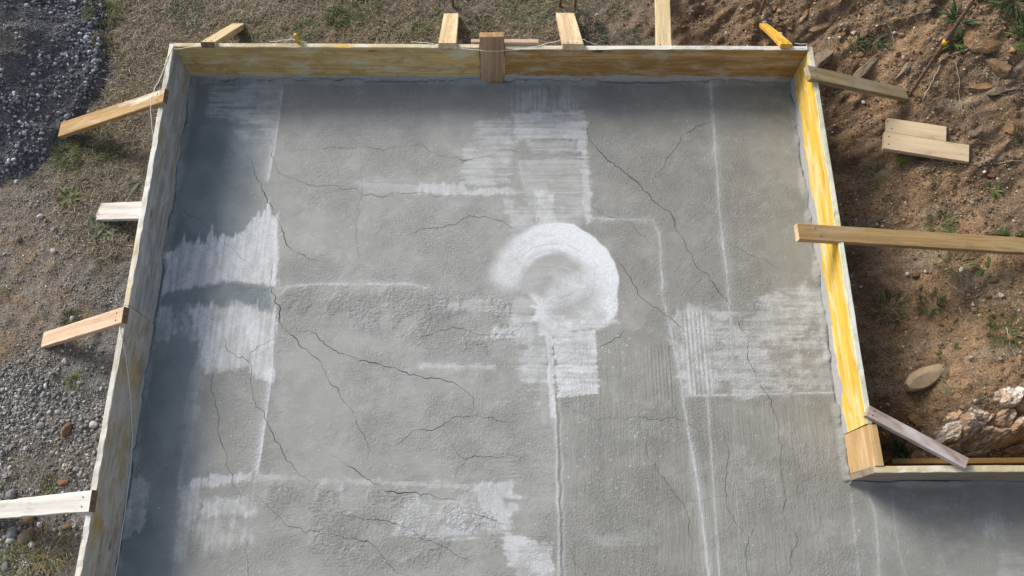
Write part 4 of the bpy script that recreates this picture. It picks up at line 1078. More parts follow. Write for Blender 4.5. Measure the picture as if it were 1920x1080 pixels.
scatter('soil_clods', 'larger angular orange-brown clods lying on the right bank', 'soil', x, y, sizes(n, 0.010, 0.026, 2.0), stone_cols(n, (0.14, 0.080, 0.040), (0.25, 0.15, 0.075), 0.25, (0.30, 0.25, 0.19), 0.12), ICO2, MAT_STONE, facet=0.4, smooth=False)

def rock_mat(name, cols, scale=9.0, rough=0.85, bump=0.5):
    M = Mat(name, 0.95, 0.08); oc = M.coord()
    n1 = M.noise(oc, scale, 6, 0.65, 0.5); n2 = M.noise(M.scale(oc, 1.0, (3, 1, 2)), scale * 2.3, 6, 0.7, 0.4); n3 = M.noise(oc, scale * 9, 4, 0.6)
    c = M.mix(M.ramp(n1, 0.38, 0.62), cols[0], cols[1])
    if len(cols) > 2: c = M.mix(M.ramp(n2, 0.54, 0.66), c, cols[2])
    if len(cols) > 3: c = M.mix(M.ramp(M.noise(M.scale(oc, 1.0, (7, 4, 9)), scale * 1.2, 5, 0.6), 0.52, 0.62), c, cols[3])
    c = M.mix(1.0, c, M.mix(n3, (0.6, 0.6, 0.6), (1.4, 1.4, 1.4)), 'MULTIPLY')
    M.color(c); M.bump(M.math('ADD', n2, M.math('MULTIPLY', n3, 0.6)), bump, 0.012)
    return M.m
R_SMOOTH = rock_mat('smooth_tan_stone', [(0.30, 0.22, 0.14), (0.36, 0.275, 0.18)], 7.0, 0.8, 0.12)
R_OCHRE = rock_mat('ochre_rock', [(0.19, 0.12, 0.066), (0.26, 0.165, 0.088), (0.36, 0.32, 0.28), (0.30, 0.165, 0.075)], 10.0, 0.85, 0.8)
R_BROWN = rock_mat('brown_rock', [(0.15, 0.095, 0.055), (0.23, 0.155, 0.09), (0.30, 0.25, 0.19)], 9.0, 0.9, 0.6)
R_SLATE = rock_mat('tan_slate', [(0.17, 0.135, 0.095), (0.23, 0.19, 0.14), (0.20, 0.125, 0.07)], 9.0, 0.85, 0.5)
R_GREY = rock_mat('grey_pebble', [(0.20, 0.205, 0.215), (0.27, 0.275, 0.285)], 14.0, 0.8, 0.15)
R_PALE = rock_mat('pale_pebble', [(0.42, 0.40, 0.38), (0.52, 0.50, 0.47)], 14.0, 0.8, 0.15)
R_WHITE = rock_mat('ochre_rock_white_crust', [(0.33, 0.225, 0.14), (0.25, 0.175, 0.12), (0.60, 0.57, 0.54), (0.43, 0.25, 0.11)], 9.0, 0.85, 0.9)
R_RED = rock_mat('brick_red_chip', [(0.22, 0.105, 0.062), (0.27, 0.135, 0.08)], 12.0)

def rock(name, label, xy, dims, mat, yaw=0.0, tilt=(0, 0), seed=1, sub=ICO3, amp=0.10, freq=2.2, facet=0.35, sink=0.35, group=None, cat='stone', z=None, rough_n=0.0, smooth=True, planes=9, taper=0.0):
    v = lumpy(sub[0], amp, freq, seed, facet, planes)
    if rough_n:
        nn = fbm(v[:, 0] * 4 + v[:, 2] * 2.3, v[:, 1] * 4 - v[:, 2] * 3.1, seed, 5, 0.6)
        rd = 1 - np.abs(2 * fbm(v[:, 0] * 2.6 + v[:, 2] * 1.3 + v[:, 1], v[:, 1] * 2.6 - v[:, 2] * 2, seed + 5, 4) - 1)
        v = v * (1 + rough_n * (nn - 0.5) * 2 + rough_n * 0.9 * (rd - 0.6))[:, None]
    v = v * (np.array(dims) / 2)
    if taper: v[:, 1:] *= (1 - taper * v[:, :1] / (dims[0] / 2))
    me = mesh_from(name, v, sub[1], smooth)
    zz = gz(*xy) + dims[2] * (0.5 - sink) if z is None else z
    o = link(name, me, mat, None, (xy[0], xy[1], zz))
    o.rotation_euler = (R(tilt[0]), R(tilt[1]), R(yaw))
    return tag(o, label, cat, group)

rock('cobble', 'smooth tan oblong stone lying on the brown soil near the corner batten', (2.365, 1.100), (0.270, 0.108, 0.10), R_SMOOTH, 28, (0, -10), 5, ICO4, 0.05, 1.4, 0.20, 0.25, planes=9, taper=0.30)
# outcrop in the lower right
GR = 'rock outcrop by the corner'
# bedrock breaking the surface: fractured blocks stepping down to the pit
OUT = [(2.369,0.829),(2.444,0.911),(2.538,0.970),(2.696,1.017),(2.879,1.035),(3.297,1.034),(3.180,0.583),(2.757,0.621),(2.558,0.639),(2.460,0.651),(2.399,0.708)]
ox = np.arange(2.22, 3.5, 0.005); oy = np.arange(0.585, 1.16, 0.005)
OX, OY = np.meshgrid(ox, oy)
wxo = OX + 0.05 * (fbm(OX * 9, OY * 9, 501, 4) - 0.5); wyo = OY + 0.05 * (fbm(OX * 9, OY * 9, 502, 4) - 0.5)
seeds = np.stack([RNG.uniform(2.2, 3.5, 80), RNG.uniform(0.58, 1.16, 80)], 1)
ang = 0.45
ca, sa = math.cos(ang), math.sin(ang)
d1 = np.full(OX.shape, 9.0); d2 = np.full(OX.shape, 9.0); cell = np.zeros(OX.shape, int)
for i, (a, b) in enumerate(seeds):
    u = (wxo - a) * ca + (wyo - b) * sa; v = -(wxo - a) * sa + (wyo - b) * ca
    q = np.sqrt((u * 0.95) ** 2 + (v * 1.25) ** 2)
    closer = q < d1
    d2 = np.where(closer, d1, np.minimum(d2, q)); cell = np.where(closer, i, cell); d1 = np.where(closer, q, d1)
hh = RNG.uniform(-0.035, 0.04, 80)[cell]
tx = RNG.normal(0, 0.28, 80)[cell]; ty = RNG.normal(0.10, 0.28, 80)[cell]
msk = sstep(-0.06, 0.12, -poly_sd(OUT, OX, OY) + 0.06 * (fbm(OX * 12, OY * 12, 503, 4) - 0.5))
base_h = ground_h(OX, OY)
south = sstep(0.78, 0.64, OY + 0.08 * (fbm(OX * 6, OY * 2, 504, 3) - 0.5))
oz = base_h - 0.05 + msk * (0.115 + hh + tx * (OX - seeds[cell, 0]) + ty * (OY - seeds[cell, 1])) - 0.025 * msk * sstep(0.03, 0.0, d2 - d1)
oz += msk * (0.036 * (fbm(OX * 24, OY * 26, 505, 5, 0.65) - 0.5) + 0.016 * (fbm(OX * 70, OY * 70, 506, 3) - 0.5)) - 0.10 * msk * south
oc1 = fbm(OX * 11, OY * 14, 507, 5, 0.62); oc2 = fbm(OX * 24, OY * 24, 508, 5, 0.75); oc3 = fbm(OX * 6, OY * 7, 509, 4)
colr = np.tile(np.array([0.270, 0.190, 0.125]), (OX.size, 1))
colr = lerp(colr, (0.370, 0.260, 0.165), sstep(0.45, 0.62, oc1).ravel())
colr = lerp(colr, (0.470, 0.250, 0.100), (sstep(0.52, 0.66, oc3) * 0.85).ravel())
colr = lerp(colr, (0.560, 0.540, 0.520), (sstep(0.53, 0.64, oc2) * 0.9).ravel())
colr = lerp(colr, (0.330, 0.320, 0.320), (sstep(0.60, 0.70, fbm(OX * 14, OY * 14, 510, 4)) * 0.7).ravel())
colr = colr * (0.75 + 0.5 * fbm(OX * 60, OY * 60, 511, 2)).ravel()[:, None]
ii = np.arange(OX.size).reshape(OX.shape)
oq = np.stack([ii[:-1, :-1], ii[:-1, 1:], ii[1:, 1:], ii[1:, :-1]], -1).reshape(-1, 4)
keepq = (msk[:-1, :-1] > 0.02).ravel()
me = mesh_from('rock_outcrop', np.stack([OX - 2.8, OY - 0.85, oz], -1).reshape(-1, 3), oq[keepq], False, {'tint': ('FLOAT_COLOR', np.concatenate([colr, np.ones((OX.size, 1))], 1))})
tag(link('rock_outcrop', me, MAT_STONE, None, (2.8, 0.85, 0)), 'broken orange and white bedrock outcrop behind the corner batten at the right edge', 'rock')
for lab, xy, dim, mm, yaw, tl, sd, z in (
    ('brown rock in the shade under the left end of the outcrop', (2.40, 0.72), (0.20, 0.14, 0.16), R_OCHRE, -22, (6, 0), 41, -0.34),
    ('flat orange stone left of the bedrock outcrop', (2.33, 0.90), (0.12, 0.10, 0.06), R_OCHRE, 50, (0, 6), 57, None)):
    rock('outcrop_rock', lab, xy, dim, mm, yaw, tl, sd, ICO4, 0.06, 1.8, 0.50, 0.5, GR, 'rock', z, 0.085, True, 18)
# slaty ledges in the far right bank
GL = 'stone ledges in the far right bank'
for i, (p, dim, yaw, lab, mm) in enumerate((
    ((2.0842, 3.1900, -0.0200), (0.30, 0.17, 0.09), 42, 'flat tan slab of stone beside the far right corner of the form', R_SLATE),
    ((2.3238, 3.0818, 0.0200), (0.34, 0.13, 0.10), 48, 'tan stone ledge in the bank left of the tall rusty rod', R_SLATE),
    ((2.5173, 3.0163, 0.0300), (0.24, 0.07, 0.08), 50, 'narrow slanting stone ledge just left of the tall rusty rod', R_SLATE),
    ((2.7192, 3.0434, 0.0600), (0.20, 0.08, 0.08), 40, 'reddish-brown stone ledge just right of the tall rusty rod', R_BROWN),
    ((2.9302, 3.0818, 0.1600), (0.34, 0.15, 0.12), -18, 'ochre stone ledge in the bank near the upper right edge', R_OCHRE),
    ((3.0186, 2.9324, 0.1800), (0.30, 0.12, 0.12), -25, 'brown stone ledge at the right edge of the bank', R_BROWN),
    ((2.9180, 2.8386, 0.1500), (0.26, 0.10, 0.08), 5, 'ochre stone bedded below the ledges near the right edge', R_OCHRE),
    ((2.6659, 3.3713, 0.1200), (0.13, 0.05, 0.05), 5, 'small pale grey stone high in the bank left of the rod', R_SLATE),
    ((2.0928, 3.4041, 0.1000), (0.30, 0.12, 0.10), 30, 'brown stone bedded in the soil behind the small yellow plank', R_BROWN),
    ((1.9849, 3.4861, 0.1000), (0.22, 0.08, 0.08), 55, 'dark stone bedded at the top edge behind the yellow plank', R_BROWN),
    ((3.0559, 2.5912, 0.1000), (0.22, 0.14, 0.10), -40, 'tan stone at the right edge right of the offcut boards', R_OCHRE),
    ((2.9700, 2.7966, 0.1000), (0.16, 0.07, 0.06), 10, 'grey stone above the offcut boards near the right edge', R_SLATE),
)):
    rock('ledge_stone', lab, p[:2], tuple(q * 0.82 for q in dim), mm, yaw, (RNG.uniform(-10, 10), RNG.uniform(-14, 4)), 60 + i, ICO4, 0.08, 2.4, 0.52, 0.56, GL, 'stone', None, 0.10, False, 16)
# single stones
singles = (
    ((-2.2976, 0.8238, -0.0600), (0.050, 0.085, 0.05), R_BROWN, 'upright brown stone among the grey pebbles left of the form'),
    ((-2.2713, 0.5457, -0.0600), (0.055, 0.040, 0.035), R_RED, 'reddish-brown stone just above the bleached white plank'),
    ((-2.2523, 0.6222, -0.0600), (0.034, 0.030, 0.025), R_OCHRE, 'small yellow stone above the bleached white plank'),
    ((-2.4071, 0.3590, -0.0600), (0.085, 0.075, 0.05), R_BROWN, 'dark brown rough stone under the bleached white plank'),
    ((-2.4080, 0.2831, -0.0600), (0.105, 0.085, 0.05), R_SLATE, 'largest flat tan stone in the lower left corner'),
    ((-2.4774, 0.2939, -0.0600), (0.060, 0.060, 0.04), R_GREY, 'round grey pebble left of the flat tan stone'),
    ((-2.4811, 0.2601, -0.0600), (0.052, 0.036, 0.03), R_PALE, 'pale oval pebble in the lower left corner'),
    ((-2.5201, 0.4872, -0.0600), (0.050, 0.058, 0.04), R_GREY, 'round grey pebble above the left end of the white plank'),
    ((-2.4763, 0.1346, -0.0600), (0.040, 0.062, 0.04), R_GREY, 'upright grey pebble at the bottom left edge'),
    ((-2.2139, 0.3240, -0.0600), (0.055, 0.035, 0.03), R_OCHRE, 'tan stone in the dirt below the white plank'),
    ((-2.2913, 0.1794, -0.0600), (0.038, 0.034, 0.03), R_BROWN, 'brown round stone in the grass at the lower left'),
    ((-2.3638, 0.2363, -0.0600), (0.036, 0.036, 0.03), R_PALE, 'pale round pebble beside the flat tan stone'),
    ((-2.4460, 0.8499, -0.0600), (0.045, 0.034, 0.03), R_GREY, 'grey pebble standing out left of the upright brown stone'),
    ((-2.1674, 0.8520, -0.0600), (0.050, 0.040, 0.03), R_PALE, 'pale pebble close to the nearer left board'),
    ((-2.6820, 2.0756, -0.0600), (0.040, 0.028, 0.022), R_PALE, 'pale stone on the bare earth left of the spattered plank'),
    ((-2.6489, 2.0482, -0.0600), (0.034, 0.024, 0.02), R_BROWN, 'brown stone touching the pale stone on bare earth'),
    ((-2.5886, 1.9902, -0.0600), (0.036, 0.036, 0.03), R_GREY, 'grey stone on bare earth below the pale stone'),
    ((-2.7818, 1.9291, -0.0600), (0.045, 0.040, 0.03), R_SLATE, 'tan stone on bare earth near the left edge'),
    ((-2.5631, 1.8556, -0.0600), (0.035, 0.030, 0.022), R_PALE, 'small pale stone on bare earth above the gravel'),
    ((2.3152, 2.8955, -0.1500), (0.034, 0.026, 0.022), R_PALE, 'white pebble below the olive-grey plank'),
    ((2.8538, 2.5695, 0.0000), (0.055, 0.050, 0.04), R_SLATE, 'grey stone just beyond the longer offcut board'),
    ((2.6943, 1.4820, 0.0000), (0.055, 0.035, 0.03), R_SLATE, 'dark grey stone in the open soil right of the yellow board'),
    ((2.4317, 1.7243, -0.1000), (0.060, 0.035, 0.03), R_BROWN, 'pinkish-brown flat stone below the ochre plank'),
    ((2.6547, 1.7161, -0.0200), (0.034, 0.028, 0.025), R_PALE, 'pale stone below the middle of the ochre plank'),
    ((2.8179, 1.6449, 0.0200), (0.060, 0.036, 0.03), R_RED, 'rusty red flat stone below the right end of the ochre plank'),
    ((2.3989, 1.7344, -0.1000), (0.026, 0.026, 0.02), R_PALE, 'tiny pale stone left of the pinkish-brown flat stone'),
    ((2.3907, 2.7407, -0.0600), (0.045, 0.022, 0.02), R_RED, 'red chip at the left end of the shorter offcut board'),
    ((2.6209, 3.1862, 0.0600), (0.026, 0.030, 0.018), R_RED, 'red leaf-like chip in the bank left of the rod'),
    ((2.1170, 3.3060, 0.0000), (0.024, 0.020, 0.018), R_PALE, 'white pebble in the soil behind the far right corner'),
    ((2.4813, 3.2740, 0.0500), (0.020, 0.020, 0.016), R_PALE, 'white pebble in the far right bank'),
    ((2.9448, 2.3134, 0.0600), (0.060, 0.032, 0.03), R_RED, 'rusty chip on the soil right of the offcut boards'),
    ((2.5091, 0.9207, -0.1000), (0.05, 0.035, 0.03), R_OCHRE, 'orange chip above the crusted outcrop'),
    ((1.8187, 3.3629, 0.0200), (0.032, 0.028, 0.022), R_PALE, 'tan pebble just above the small yellow plank'),
)
for i, (p, dim, mm, lab) in enumerate(singles):
    rock('stone', lab, p[:2], dim, mm, RNG.uniform(0, 180) if dim[0] < 0.04 else RNG.uniform(-20, 20), (0, 0), 130 + i, ICO3, 0.09, 2.0, 0.25 if mm in (R_GREY, R_PALE) else 0.45, 0.25, 'single stones on the ground')

# ------------------------------------------------------------------ grass, weeds, twigs
def blades_mesh(name, root, az, length, width, lean, cols, curl=0.6):
    """bent grass blades: two quads and a tip triangle as four triangles... kept to three segments"""
    n = len(root)
    d = np.stack([np.cos(az), np.sin(az), np.zeros(n)], 1); s = np.stack([-np.sin(az), np.cos(az), np.zeros(n)], 1)
    up = np.array([0, 0, 1.0])
    def at(t):
        a = lean + curl * t
        return root + d * (length * t * np.sin(a))[:, None] + up * (length * t * np.cos(a))[:, None]
    p0, p1, p2 = at(0.0), at(0.5), at(1.0)
    w = (width / 2)[:, None]
    V = np.stack([p0 - s * w, p0 + s * w, p1 - s * w * 0.8, p1 + s * w * 0.8, p2], 1)
    F = np.array([[0, 1, 3], [0, 3, 2], [2, 3, 4]])[None] + (np.arange(n) * 5)[:, None, None]
    shade = np.array([0.8, 0.8, 1.0, 1.0, 1.12])[None, :, None]
    C3 = cols[:, None, :] * shade ** 0
    C4 = np.concatenate([C3 * np.ones((1, 5, 1)), np.ones((n, 5, 1))], 2)
    return mesh_from(name, V.reshape(-1, 3), F.reshape(-1, 3), False, {'tint': ('FLOAT_COLOR', C4.reshape(-1, 4))})

M = Mat('grass_blade', 0.8, 0.15)
M.color(M.attr('tint', 'Color'))
MAT_GRASS = M.m

DRY = [(0.30, 0.255, 0.185), (0.22, 0.175, 0.125), (0.40, 0.36, 0.28), (0.15, 0.115, 0.08), (0.16, 0.165, 0.09), (0.115, 0.13, 0.06), (0.22, 0.15, 0.105)]
def w_turf(x, y):
    g = ground_zones(x, y)[2]
    return g * np.clip(0.3 + sstep(0.35, 0.6, fbm(x * 6, y * 6, 191, 4)), 0, 1)
n = 56000; x, y = sample(n, -2.75, 1.3, 1.8, 4.2, w_turf); n = len(x)
green = sstep(0.5, 0.66, fbm(x * 5, y * 5, 193, 4))
pick = np.where(RNG.random(n) < 0.06 + 0.32 * green, RNG.integers(4, 6, n), RNG.choice([0, 1, 2, 3, 6], n, p=[0.28, 0.26, 0.14, 0.18, 0.14]))
cols = np.array(DRY)[pick] * RNG.uniform(0.65, 1.25, (n, 1))
root = np.stack([x, y, ground_h(x, y) + RNG.uniform(-0.004, 0.008, n)], 1)
me = blades_mesh('turf', root, RNG.uniform(0, 6.28, n), RNG.uniform(0.018, 0.062, n), RNG.uniform(0.0018, 0.0042, n), RNG.uniform(0.5, 1.25, n), cols, 0.5)
tag(link('turf', me, MAT_GRASS), 'short dry matted grass behind and left of the form', 'grass', None, 'stuff')
n = 5200; x, y = sample(n, -3.1, -1.9, -0.2, 2.6, lambda a, b: (a < -1.9) * (1 - ground_zones(a, b)[0]) * np.clip(sstep(0.52, 0.66, fbm(a * 4, b * 4, 195, 4)) * 0.6 + 0.9 * sstep(0.10, -0.05, poly_sd([(-2.294,0.293),(-2.137,0.318),(-2.118,0.062),(-2.435,0.064),(-2.360,0.216)], a, b)), 0, 1)); n = len(x)
pick = np.where(RNG.random(n) < 0.35, RNG.integers(4, 6, n), RNG.choice([0, 1, 3, 6], n))
root = np.stack([x, y, ground_h(x, y)], 1)
me = blades_mesh('sparse_grass', root, RNG.uniform(0, 6.28, n), RNG.uniform(0.015, 0.055, n), RNG.uniform(0.0016, 0.0035, n), RNG.uniform(0.3, 1.2, n), np.array(DRY)[pick] * RNG.uniform(0.7, 1.3, (n, 1)), 0.5)
tag(link('sparse_grass', me, MAT_GRASS), 'sparse dry and green grass on the earth left of the form', 'grass', None, 'stuff')
n = 3600; x, y = sample(n, 0.9, 3.8, 0.65, 4.2, lambda a, b: ground_zones(a, b)[3] * sstep(0.54, 0.68, fbm(a * 3.3, b * 3.3, 197, 4))); n = len(x)
pick = np.where(RNG.random(n) < 0.45, RNG.integers(4, 6, n), RNG.choice([0, 1, 2, 3], n))
root = np.stack([x, y, ground_h(x, y)], 1)
me = blades_mesh('bank_litter', root, RNG.uniform(0, 6.28, n), RNG.uniform(0.02, 0.08, n), RNG.uniform(0.0015, 0.003, n), RNG.uniform(0.6, 1.3, n), np.array(DRY)[pick] * RNG.uniform(0.6, 1.3, (n, 1)), 0.4)
tag(link('bank_litter', me, MAT_GRASS), 'dry stalks and rootlets strewn over the right bank', 'litter', None, 'stuff')

GREEN = (0.075, 0.115, 0.030); LIME = (0.115, 0.145, 0.050); DARKG = (0.035, 0.058, 0.024); GREYG = (0.12, 0.145, 0.095); STRAW = (0.27, 0.22, 0.13); OLIVE = (0.10, 0.105, 0.04)
def tuft(label, xy, rad, n, length, col, width=0.004, lean=(0.1, 0.9), col2=None, name='grass_tuft', cat='grass tuft'):
    r = rad * np.sqrt(RNG.random(n)); a = RNG.uniform(0, 6.28, n)
    az = a + RNG.normal(0, 0.7, n)
    px, py = xy[0] + r * np.cos(a), xy[1] + r * np.sin(a)
    z0 = gz(*xy)
    root = np.stack([r * np.cos(a), r * np.sin(a), ground_h(px, py) - z0], 1)
    c = np.array(col) * RNG.uniform(0.6, 1.4, (n, 1))
    if col2 is not None:
        m = RNG.random(n) < 0.35; c[m] = np.array(col2) * RNG.uniform(0.7, 1.3, (m.sum(), 1))
    me = blades_mesh(name, root, az, length * RNG.uniform(0.5, 1.15, n), width * RNG.uniform(0.7, 1.2, n), RNG.uniform(*lean, n), c, 0.7)
    return tag(link(name, me, MAT_GRASS, None, (xy[0], xy[1], z0)), label, cat, 'tufts of grass round the form')

def weed(label, xy, leaves, length, width, col, tilt=(0.7, 1.35), name='leafy_weed', rad=0.02, cat='weed'):
    """a rosette of broad leaves, each a creased pointed blade"""
    V = []; F = []; C = []
    z0 = gz(*xy)
    for k in range(leaves):
        az = RNG.uniform(0, 6.28); L = length * RNG.uniform(0.55, 1.1); w = width * RNG.uniform(0.7, 1.2); ln = RNG.uniform(*tilt)
        r0 = rad * RNG.random(); o = np.array([r0 * math.cos(az), r0 * math.sin(az), 0.002])
        d = np.array([math.cos(az), math.sin(az), 0]); s = np.array([-math.sin(az), math.cos(az), 0])
        b = len(V)
        for t, ww in ((0, 0.12), (0.3, 0.8), (0.6, 1.0), (0.85, 0.55), (1.0, 0.02)):
            a = ln + 0.45 * t; p = o + d * L * t * math.sin(a) + np.array([0, 0, L * t * math.cos(a) + 0.004])
            V += [p - s * w * ww / 2 + (0, 0, 0.12 * w * ww), p, p + s * w * ww / 2 + (0, 0, 0.12 * w * ww)]
        cc = np.array(col) * RNG.uniform(0.65, 1.4)
        C += [(*cc, 1)] * 15
        for i in range(4):
            for q in (0, 1): F.append((b + i * 3 + q, b + i * 3 + q + 1, b + i * 3 + q + 4, b + i * 3 + q + 3))
    me = mesh_from(name, V, F, True, {'tint': ('FLOAT_COLOR', C)})
    return tag(link(name, me, MAT_GRASS, None, (xy[0], xy[1], z0)), label, cat, 'weeds round the form')

zl = -0.06
weed('bright green leafy weed on the earth left of the spattered plank', (-2.5267, 2.1905, -0.0600)[:2], 44, 0.055, 0.015, LIME, (0.4, 1.25), rad=0.045)
weed('grey-green leafy weed just below the spattered plank', (-2.2923, 1.9838, -0.0600)[:2], 60, 0.050, 0.016, GREYG, (0.6, 1.4), rad=0.075)
weed('long-leaved grey-green weed against the farther left board', (-2.1201, 2.3116, -0.0600)[:2], 12, 0.15, 0.020, GREYG, (0.9, 1.4), rad=0.02)
tuft('green grass tuft at the toe of the dark gravel heap', (-2.5947, 2.4763, -0.0600)[:2], 0.05, 240, 0.085, OLIVE, 0.003, (0.1, 0.9), GREEN)
tuft('dark green grass patch under the golden plank', (-2.4448, 2.5871, -0.0600)[:2], 0.085, 320, 0.065, DARKG, 0.003, (0.2, 1.0), OLIVE)
tuft('small green tuft between golden plank and left board', (-2.3136, 2.4918, -0.0600)[:2], 0.04, 130, 0.06, OLIVE, 0.003, (0.2, 1.0), GREEN)
tuft('green grass clump along the upper edge of the gravel heap', (-2.5451, 3.5116, -0.0300)[:2], 0.09, 360, 0.075, OLIVE, 0.0035, (0.2, 1.0), GREEN)
tuft('olive grass clump beside the gravel heap lower down', (-2.5096, 3.2807, -0.0300)[:2], 0.06, 200, 0.065, OLIVE, 0.0035, (0.2, 1.0), STRAW)
tuft('grey-green clump near the top edge above the left corner', (-2.0047, 3.5237, -0.0300)[:2], 0.10, 300, 0.075, GREYG, 0.0035, (0.3, 1.1), DARKG)
tuft('olive grass clump right of the short pale plank', (-1.5659, 3.3964, -0.0500)[:2], 0.07, 200, 0.07, OLIVE, 0.0035, (0.3, 1.1), GREYG)
tuft('green grass clump behind the tiny yellow stake', (-1.2463, 3.4109, -0.0500)[:2], 0.06, 220, 0.07, GREEN, 0.0035, (0.3, 1.1), GREYG)
tuft('dark green clump in the middle of the dry turf', (-1.0474, 3.5043, -0.0500)[:2], 0.06, 260, 0.07, DARKG, 0.004, (0.2, 1.0), GREEN)
tuft('dark green clump at the top edge of the turf', (-0.8800, 3.5902, -0.0500)[:2], 0.07, 260, 0.07, DARKG, 0.004, (0.2, 1.0), GREEN)
tuft('olive clump behind the back board left of the pine plank', (-0.6771, 3.4020, -0.0500)[:2], 0.05, 160, 0.06, OLIVE, 0.0035, (0.3, 1.1), GREEN)
tuft('small lime clump close left of the pine plank', (-0.5163, 3.4155, -0.0500)[:2], 0.04, 140, 0.06, LIME, 0.0035, (0.3, 1.1), DARKG)
tuft('wide green clump behind and between the two pine planks', (0.1740, 3.5722, -0.0400)[:2], 0.14, 480, 0.07, GREEN, 0.0035, (0.3, 1.1), GREYG)
tuft('dark green clump just right of the brown post', (-0.1209, 3.4473, -0.0500)[:2], 0.07, 240, 0.06, DARKG, 0.0035, (0.3, 1.1), GREEN)
tuft('dark green clump in the shade right of the second pine plank', (0.6203, 3.3809, -0.0500)[:2], 0.08, 260, 0.06, DARKG, 0.0035, (0.3, 1.1), GREYG)
tuft('grey-green clump near the long pale plank', (0.8584, 3.3669, -0.0300)[:2], 0.05, 120, 0.05, GREYG, 0.003, (0.3, 1.1), DARKG)
tuft('yellow-green grass at the bottom left corner', (-2.3934, 0.1443, -0.0600)[:2], 0.10, 420, 0.075, LIME, 0.003, (0.3, 1.1), STRAW)
tuft('straw and green grass by the lower end of the left board', (-2.2904, 0.2025, -0.0600)[:2], 0.10, 260, 0.08, STRAW, 0.0025, (0.5, 1.2), OLIVE)
tuft('small green tuft among pebbles above the white plank', (-2.3357, 0.5378, -0.0600)[:2], 0.04, 110, 0.05, OLIVE, 0.003, (0.3, 1.1), LIME)
tuft('small green tuft between gravel and left board below the pinkish plank', (-2.3025, 1.0852, -0.0600)[:2], 0.03, 90, 0.05, LIME, 0.003, (0.3, 1.1), OLIVE)
tuft('dark green tuft behind the upper edge of the pinkish plank', (-2.3904, 1.4419, -0.0600)[:2], 0.04, 130, 0.05, DARKG, 0.003, (0.3, 1.1), OLIVE)
tuft('green tuft on the soil above the ochre plank', (2.6045, 2.0200, -0.0200)[:2], 0.06, 170, 0.10, GREEN, 0.003, (0.3, 1.1), STRAW)
tuft('straw tuft below the middle of the ochre plank', (2.6316, 1.7547, -0.0500)[:2], 0.05, 150, 0.13, STRAW, 0.003, (0.5, 1.2), OLIVE)
weed('green broad-leaved weed at the right end of the ochre plank', (2.9675, 1.9267, 0.0800)[:2], 12, 0.10, 0.030, GREEN, (0.9, 1.4), rad=0.03)
weed('small green weed below the right end of the ochre plank', (2.8046, 1.7265, 0.0200)[:2], 12, 0.075, 0.020, GREEN, (0.8, 1.4), rad=0.03)
weed('tiny green sprout right of the smooth tan stone', (2.4649, 1.2258, -0.0500)[:2], 7, 0.040, 0.014, GREEN, (0.8, 1.4), rad=0.01)
weed('pair of tiny green sprouts above the smooth tan stone', (2.5237, 1.2504, -0.0500)[:2], 7, 0.038, 0.014, GREEN, (0.8, 1.4), rad=0.02)
tuft('dark grass clump in the shade beside the yellow board', (2.2990, 1.5445, -0.2000)[:2], 0.09, 200, 0.09, DARKG, 0.003, (0.3, 1.1), STRAW)
tuft('dark brown-green clump on the soil right of the shaded clump', (2.4816, 1.5361, -0.1000)[:2], 0.06, 180, 0.07, DARKG, 0.003, (0.5, 1.2), OLIVE)
tuft('tall thin green grass near the right edge', (2.8064, 1.3404, 0.0300)[:2], 0.05, 70, 0.20, GREEN, 0.004, (0.4, 1.1), OLIVE)
tuft('small grey-green tuft beside the smooth tan stone', (2.4479, 1.0585, -0.1500)[:2], 0.04, 90, 0.07, GREYG, 0.003, (0.4, 1.1), STRAW)
weed('dark green bushy weed in the shaded corner under the batten', (2.3289, 0.7037, -0.3500)[:2], 70, 0.11, 0.016, DARKG, (0.3, 1.2), rad=0.09)
weed('round bright green leaf under the longer offcut board', (2.4826, 2.4435, -0.0600)[:2], 5, 0.048, 0.034, (0.13, 0.21, 0.03), (1.1, 1.5), rad=0.01)
tuft('thin dry flower stalks beside the offcut boards', (2.6302, 2.3888, -0.0600)[:2], 0.04, 40, 0.13, STRAW, 0.002, (0.4, 1.2), OLIVE)
tuft('green grass in front of the left end of the offcut boards', (2.3669, 2.4099, -0.1000)[:2], 0.06, 90, 0.10, OLIVE, 0.003, (0.4, 1.1), GREEN)
weed('dark green fern-like weed in the bank behind the rod', (2.7869, 3.2407, 0.0800)[:2], 40, 0.10, 0.014, DARKG, (0.5, 1.3), rad=0.06)
weed('green weed in the bank just below the yellow band of the rod', (2.7639, 3.1202, 0.0800)[:2], 30, 0.08, 0.014, GREEN, (0.5, 1.3), rad=0.05)
weed('dark green bush at the top right corner', (3.1135, 3.3298, 0.2500)[:2], 120, 0.13, 0.016, DARKG, (0.3, 1.3), rad=0.16)
weed('green weed hanging at the right edge of the bank', (3.1463, 3.0356, 0.2500)[:2], 40, 0.12, 0.014, GREEN, (0.4, 1.3), rad=0.08)
weed('dark green weed in the middle of the right bank', (2.3883, 3.2561, 0.0300)[:2], 30, 0.07, 0.014, DARKG, (0.5, 1.3), rad=0.07)
weed('low green weed beside the ledge left of the rod', (2.2520, 3.2303, 0.0200)[:2], 26, 0.06, 0.012, DARKG, (0.6, 1.3), rad=0.05)
weed('small green weed right of the offcut boards', (2.9407, 2.2231, 0.0500)[:2], 10, 0.06, 0.012, GREEN, (0.6, 1.3), rad=0.03)
tuft('small dark clump behind the back board left of the long plank', (0.7770, 3.5392, 0.0000)[:2], 0.06, 130, 0.05, DARKG, 0.003, (0.4, 1.1), STRAW)

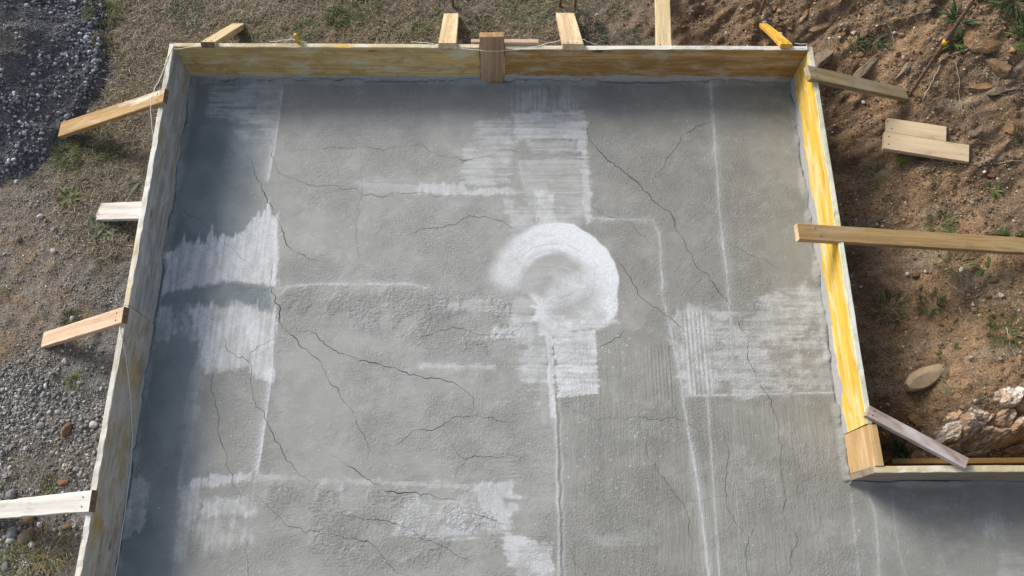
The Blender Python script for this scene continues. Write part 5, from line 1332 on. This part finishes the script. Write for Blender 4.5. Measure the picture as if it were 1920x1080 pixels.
def twig(label, pts, r=0.003, mat=None, cat='twig'):
    p = []
    for (a, b) in zip(pts[:-1], pts[1:]):
        for k in range(6):
            t = k / 6; p.append((a[0] + (b[0] - a[0]) * t + RNG.normal(0, 0.003), a[1] + (b[1] - a[1]) * t + RNG.normal(0, 0.003)))
    p.append(pts[-1])
    p = np.array(p); z = ground_h(p[:, 0], p[:, 1])
    z = np.maximum(z, np.convolve(np.pad(z, 2, 'edge'), np.ones(5) / 5, 'valid')) + r + 0.004
    q = np.c_[p, z]
    o = link('twig', tube_mesh('twig', q - q[0], r * np.linspace(1.1, 0.5, len(q)), 5), mat or MAT_TWIG, None, tuple(q[0]))
    return tag(o, label, cat, 'twigs on the bank')
twig('pale bent twig right of the tall rusty rod', [(2.671,3.031),(2.800,3.051),(2.938,3.071)], 0.0035)
twig('thin pale twig hanging above the offcut boards', [(2.769,2.985),(2.796,2.868),(2.815,2.707)], 0.003)
twig('pale twig above the longer offcut board', [(2.850,2.747),(2.878,2.690),(2.909,2.648)], 0.0035)
twig('black charred stick above the offcut boards near the right edge', [(2.947,2.766),(3.032,2.778),(3.134,2.797)], 0.009, MAT_CHAR, 'stick')
twig('pale straw running to the right edge beside the offcut boards', [(2.945,2.391),(3.040,2.384),(3.151,2.377)], 0.003)
twig('pale straw at the right end of the longer offcut board', [(2.780,2.396),(2.867,2.378),(2.966,2.415)], 0.0025)
twig('pale twig below the ochre plank pointing down right', [(2.568,1.659),(2.608,1.610),(2.640,1.572)], 0.0035)
twig('thin dry stalk between the two dark clumps', [(2.279,1.478),(2.339,1.465),(2.375,1.462)], 0.003)
twig('thin curved stalk near the right edge below the green grass', [(2.816,1.359),(2.802,1.251),(2.810,1.130)], 0.003)
twig('dry root in the bank below the rod', [(2.596,2.803),(2.651,2.919),(2.702,3.017)], 0.004)
twig('pale dry stalks left of the tall rod', [(2.440,3.315),(2.476,3.262),(2.479,3.201)], 0.003)
twig('dead grass stalk lying in front of the shaded clump', [(2.273,1.350),(2.338,1.375),(2.396,1.407)], 0.003)
twig('thin straw lying on the turf right of the brown post', [(0.171,3.296),(0.223,3.379),(0.252,3.454)], 0.003)
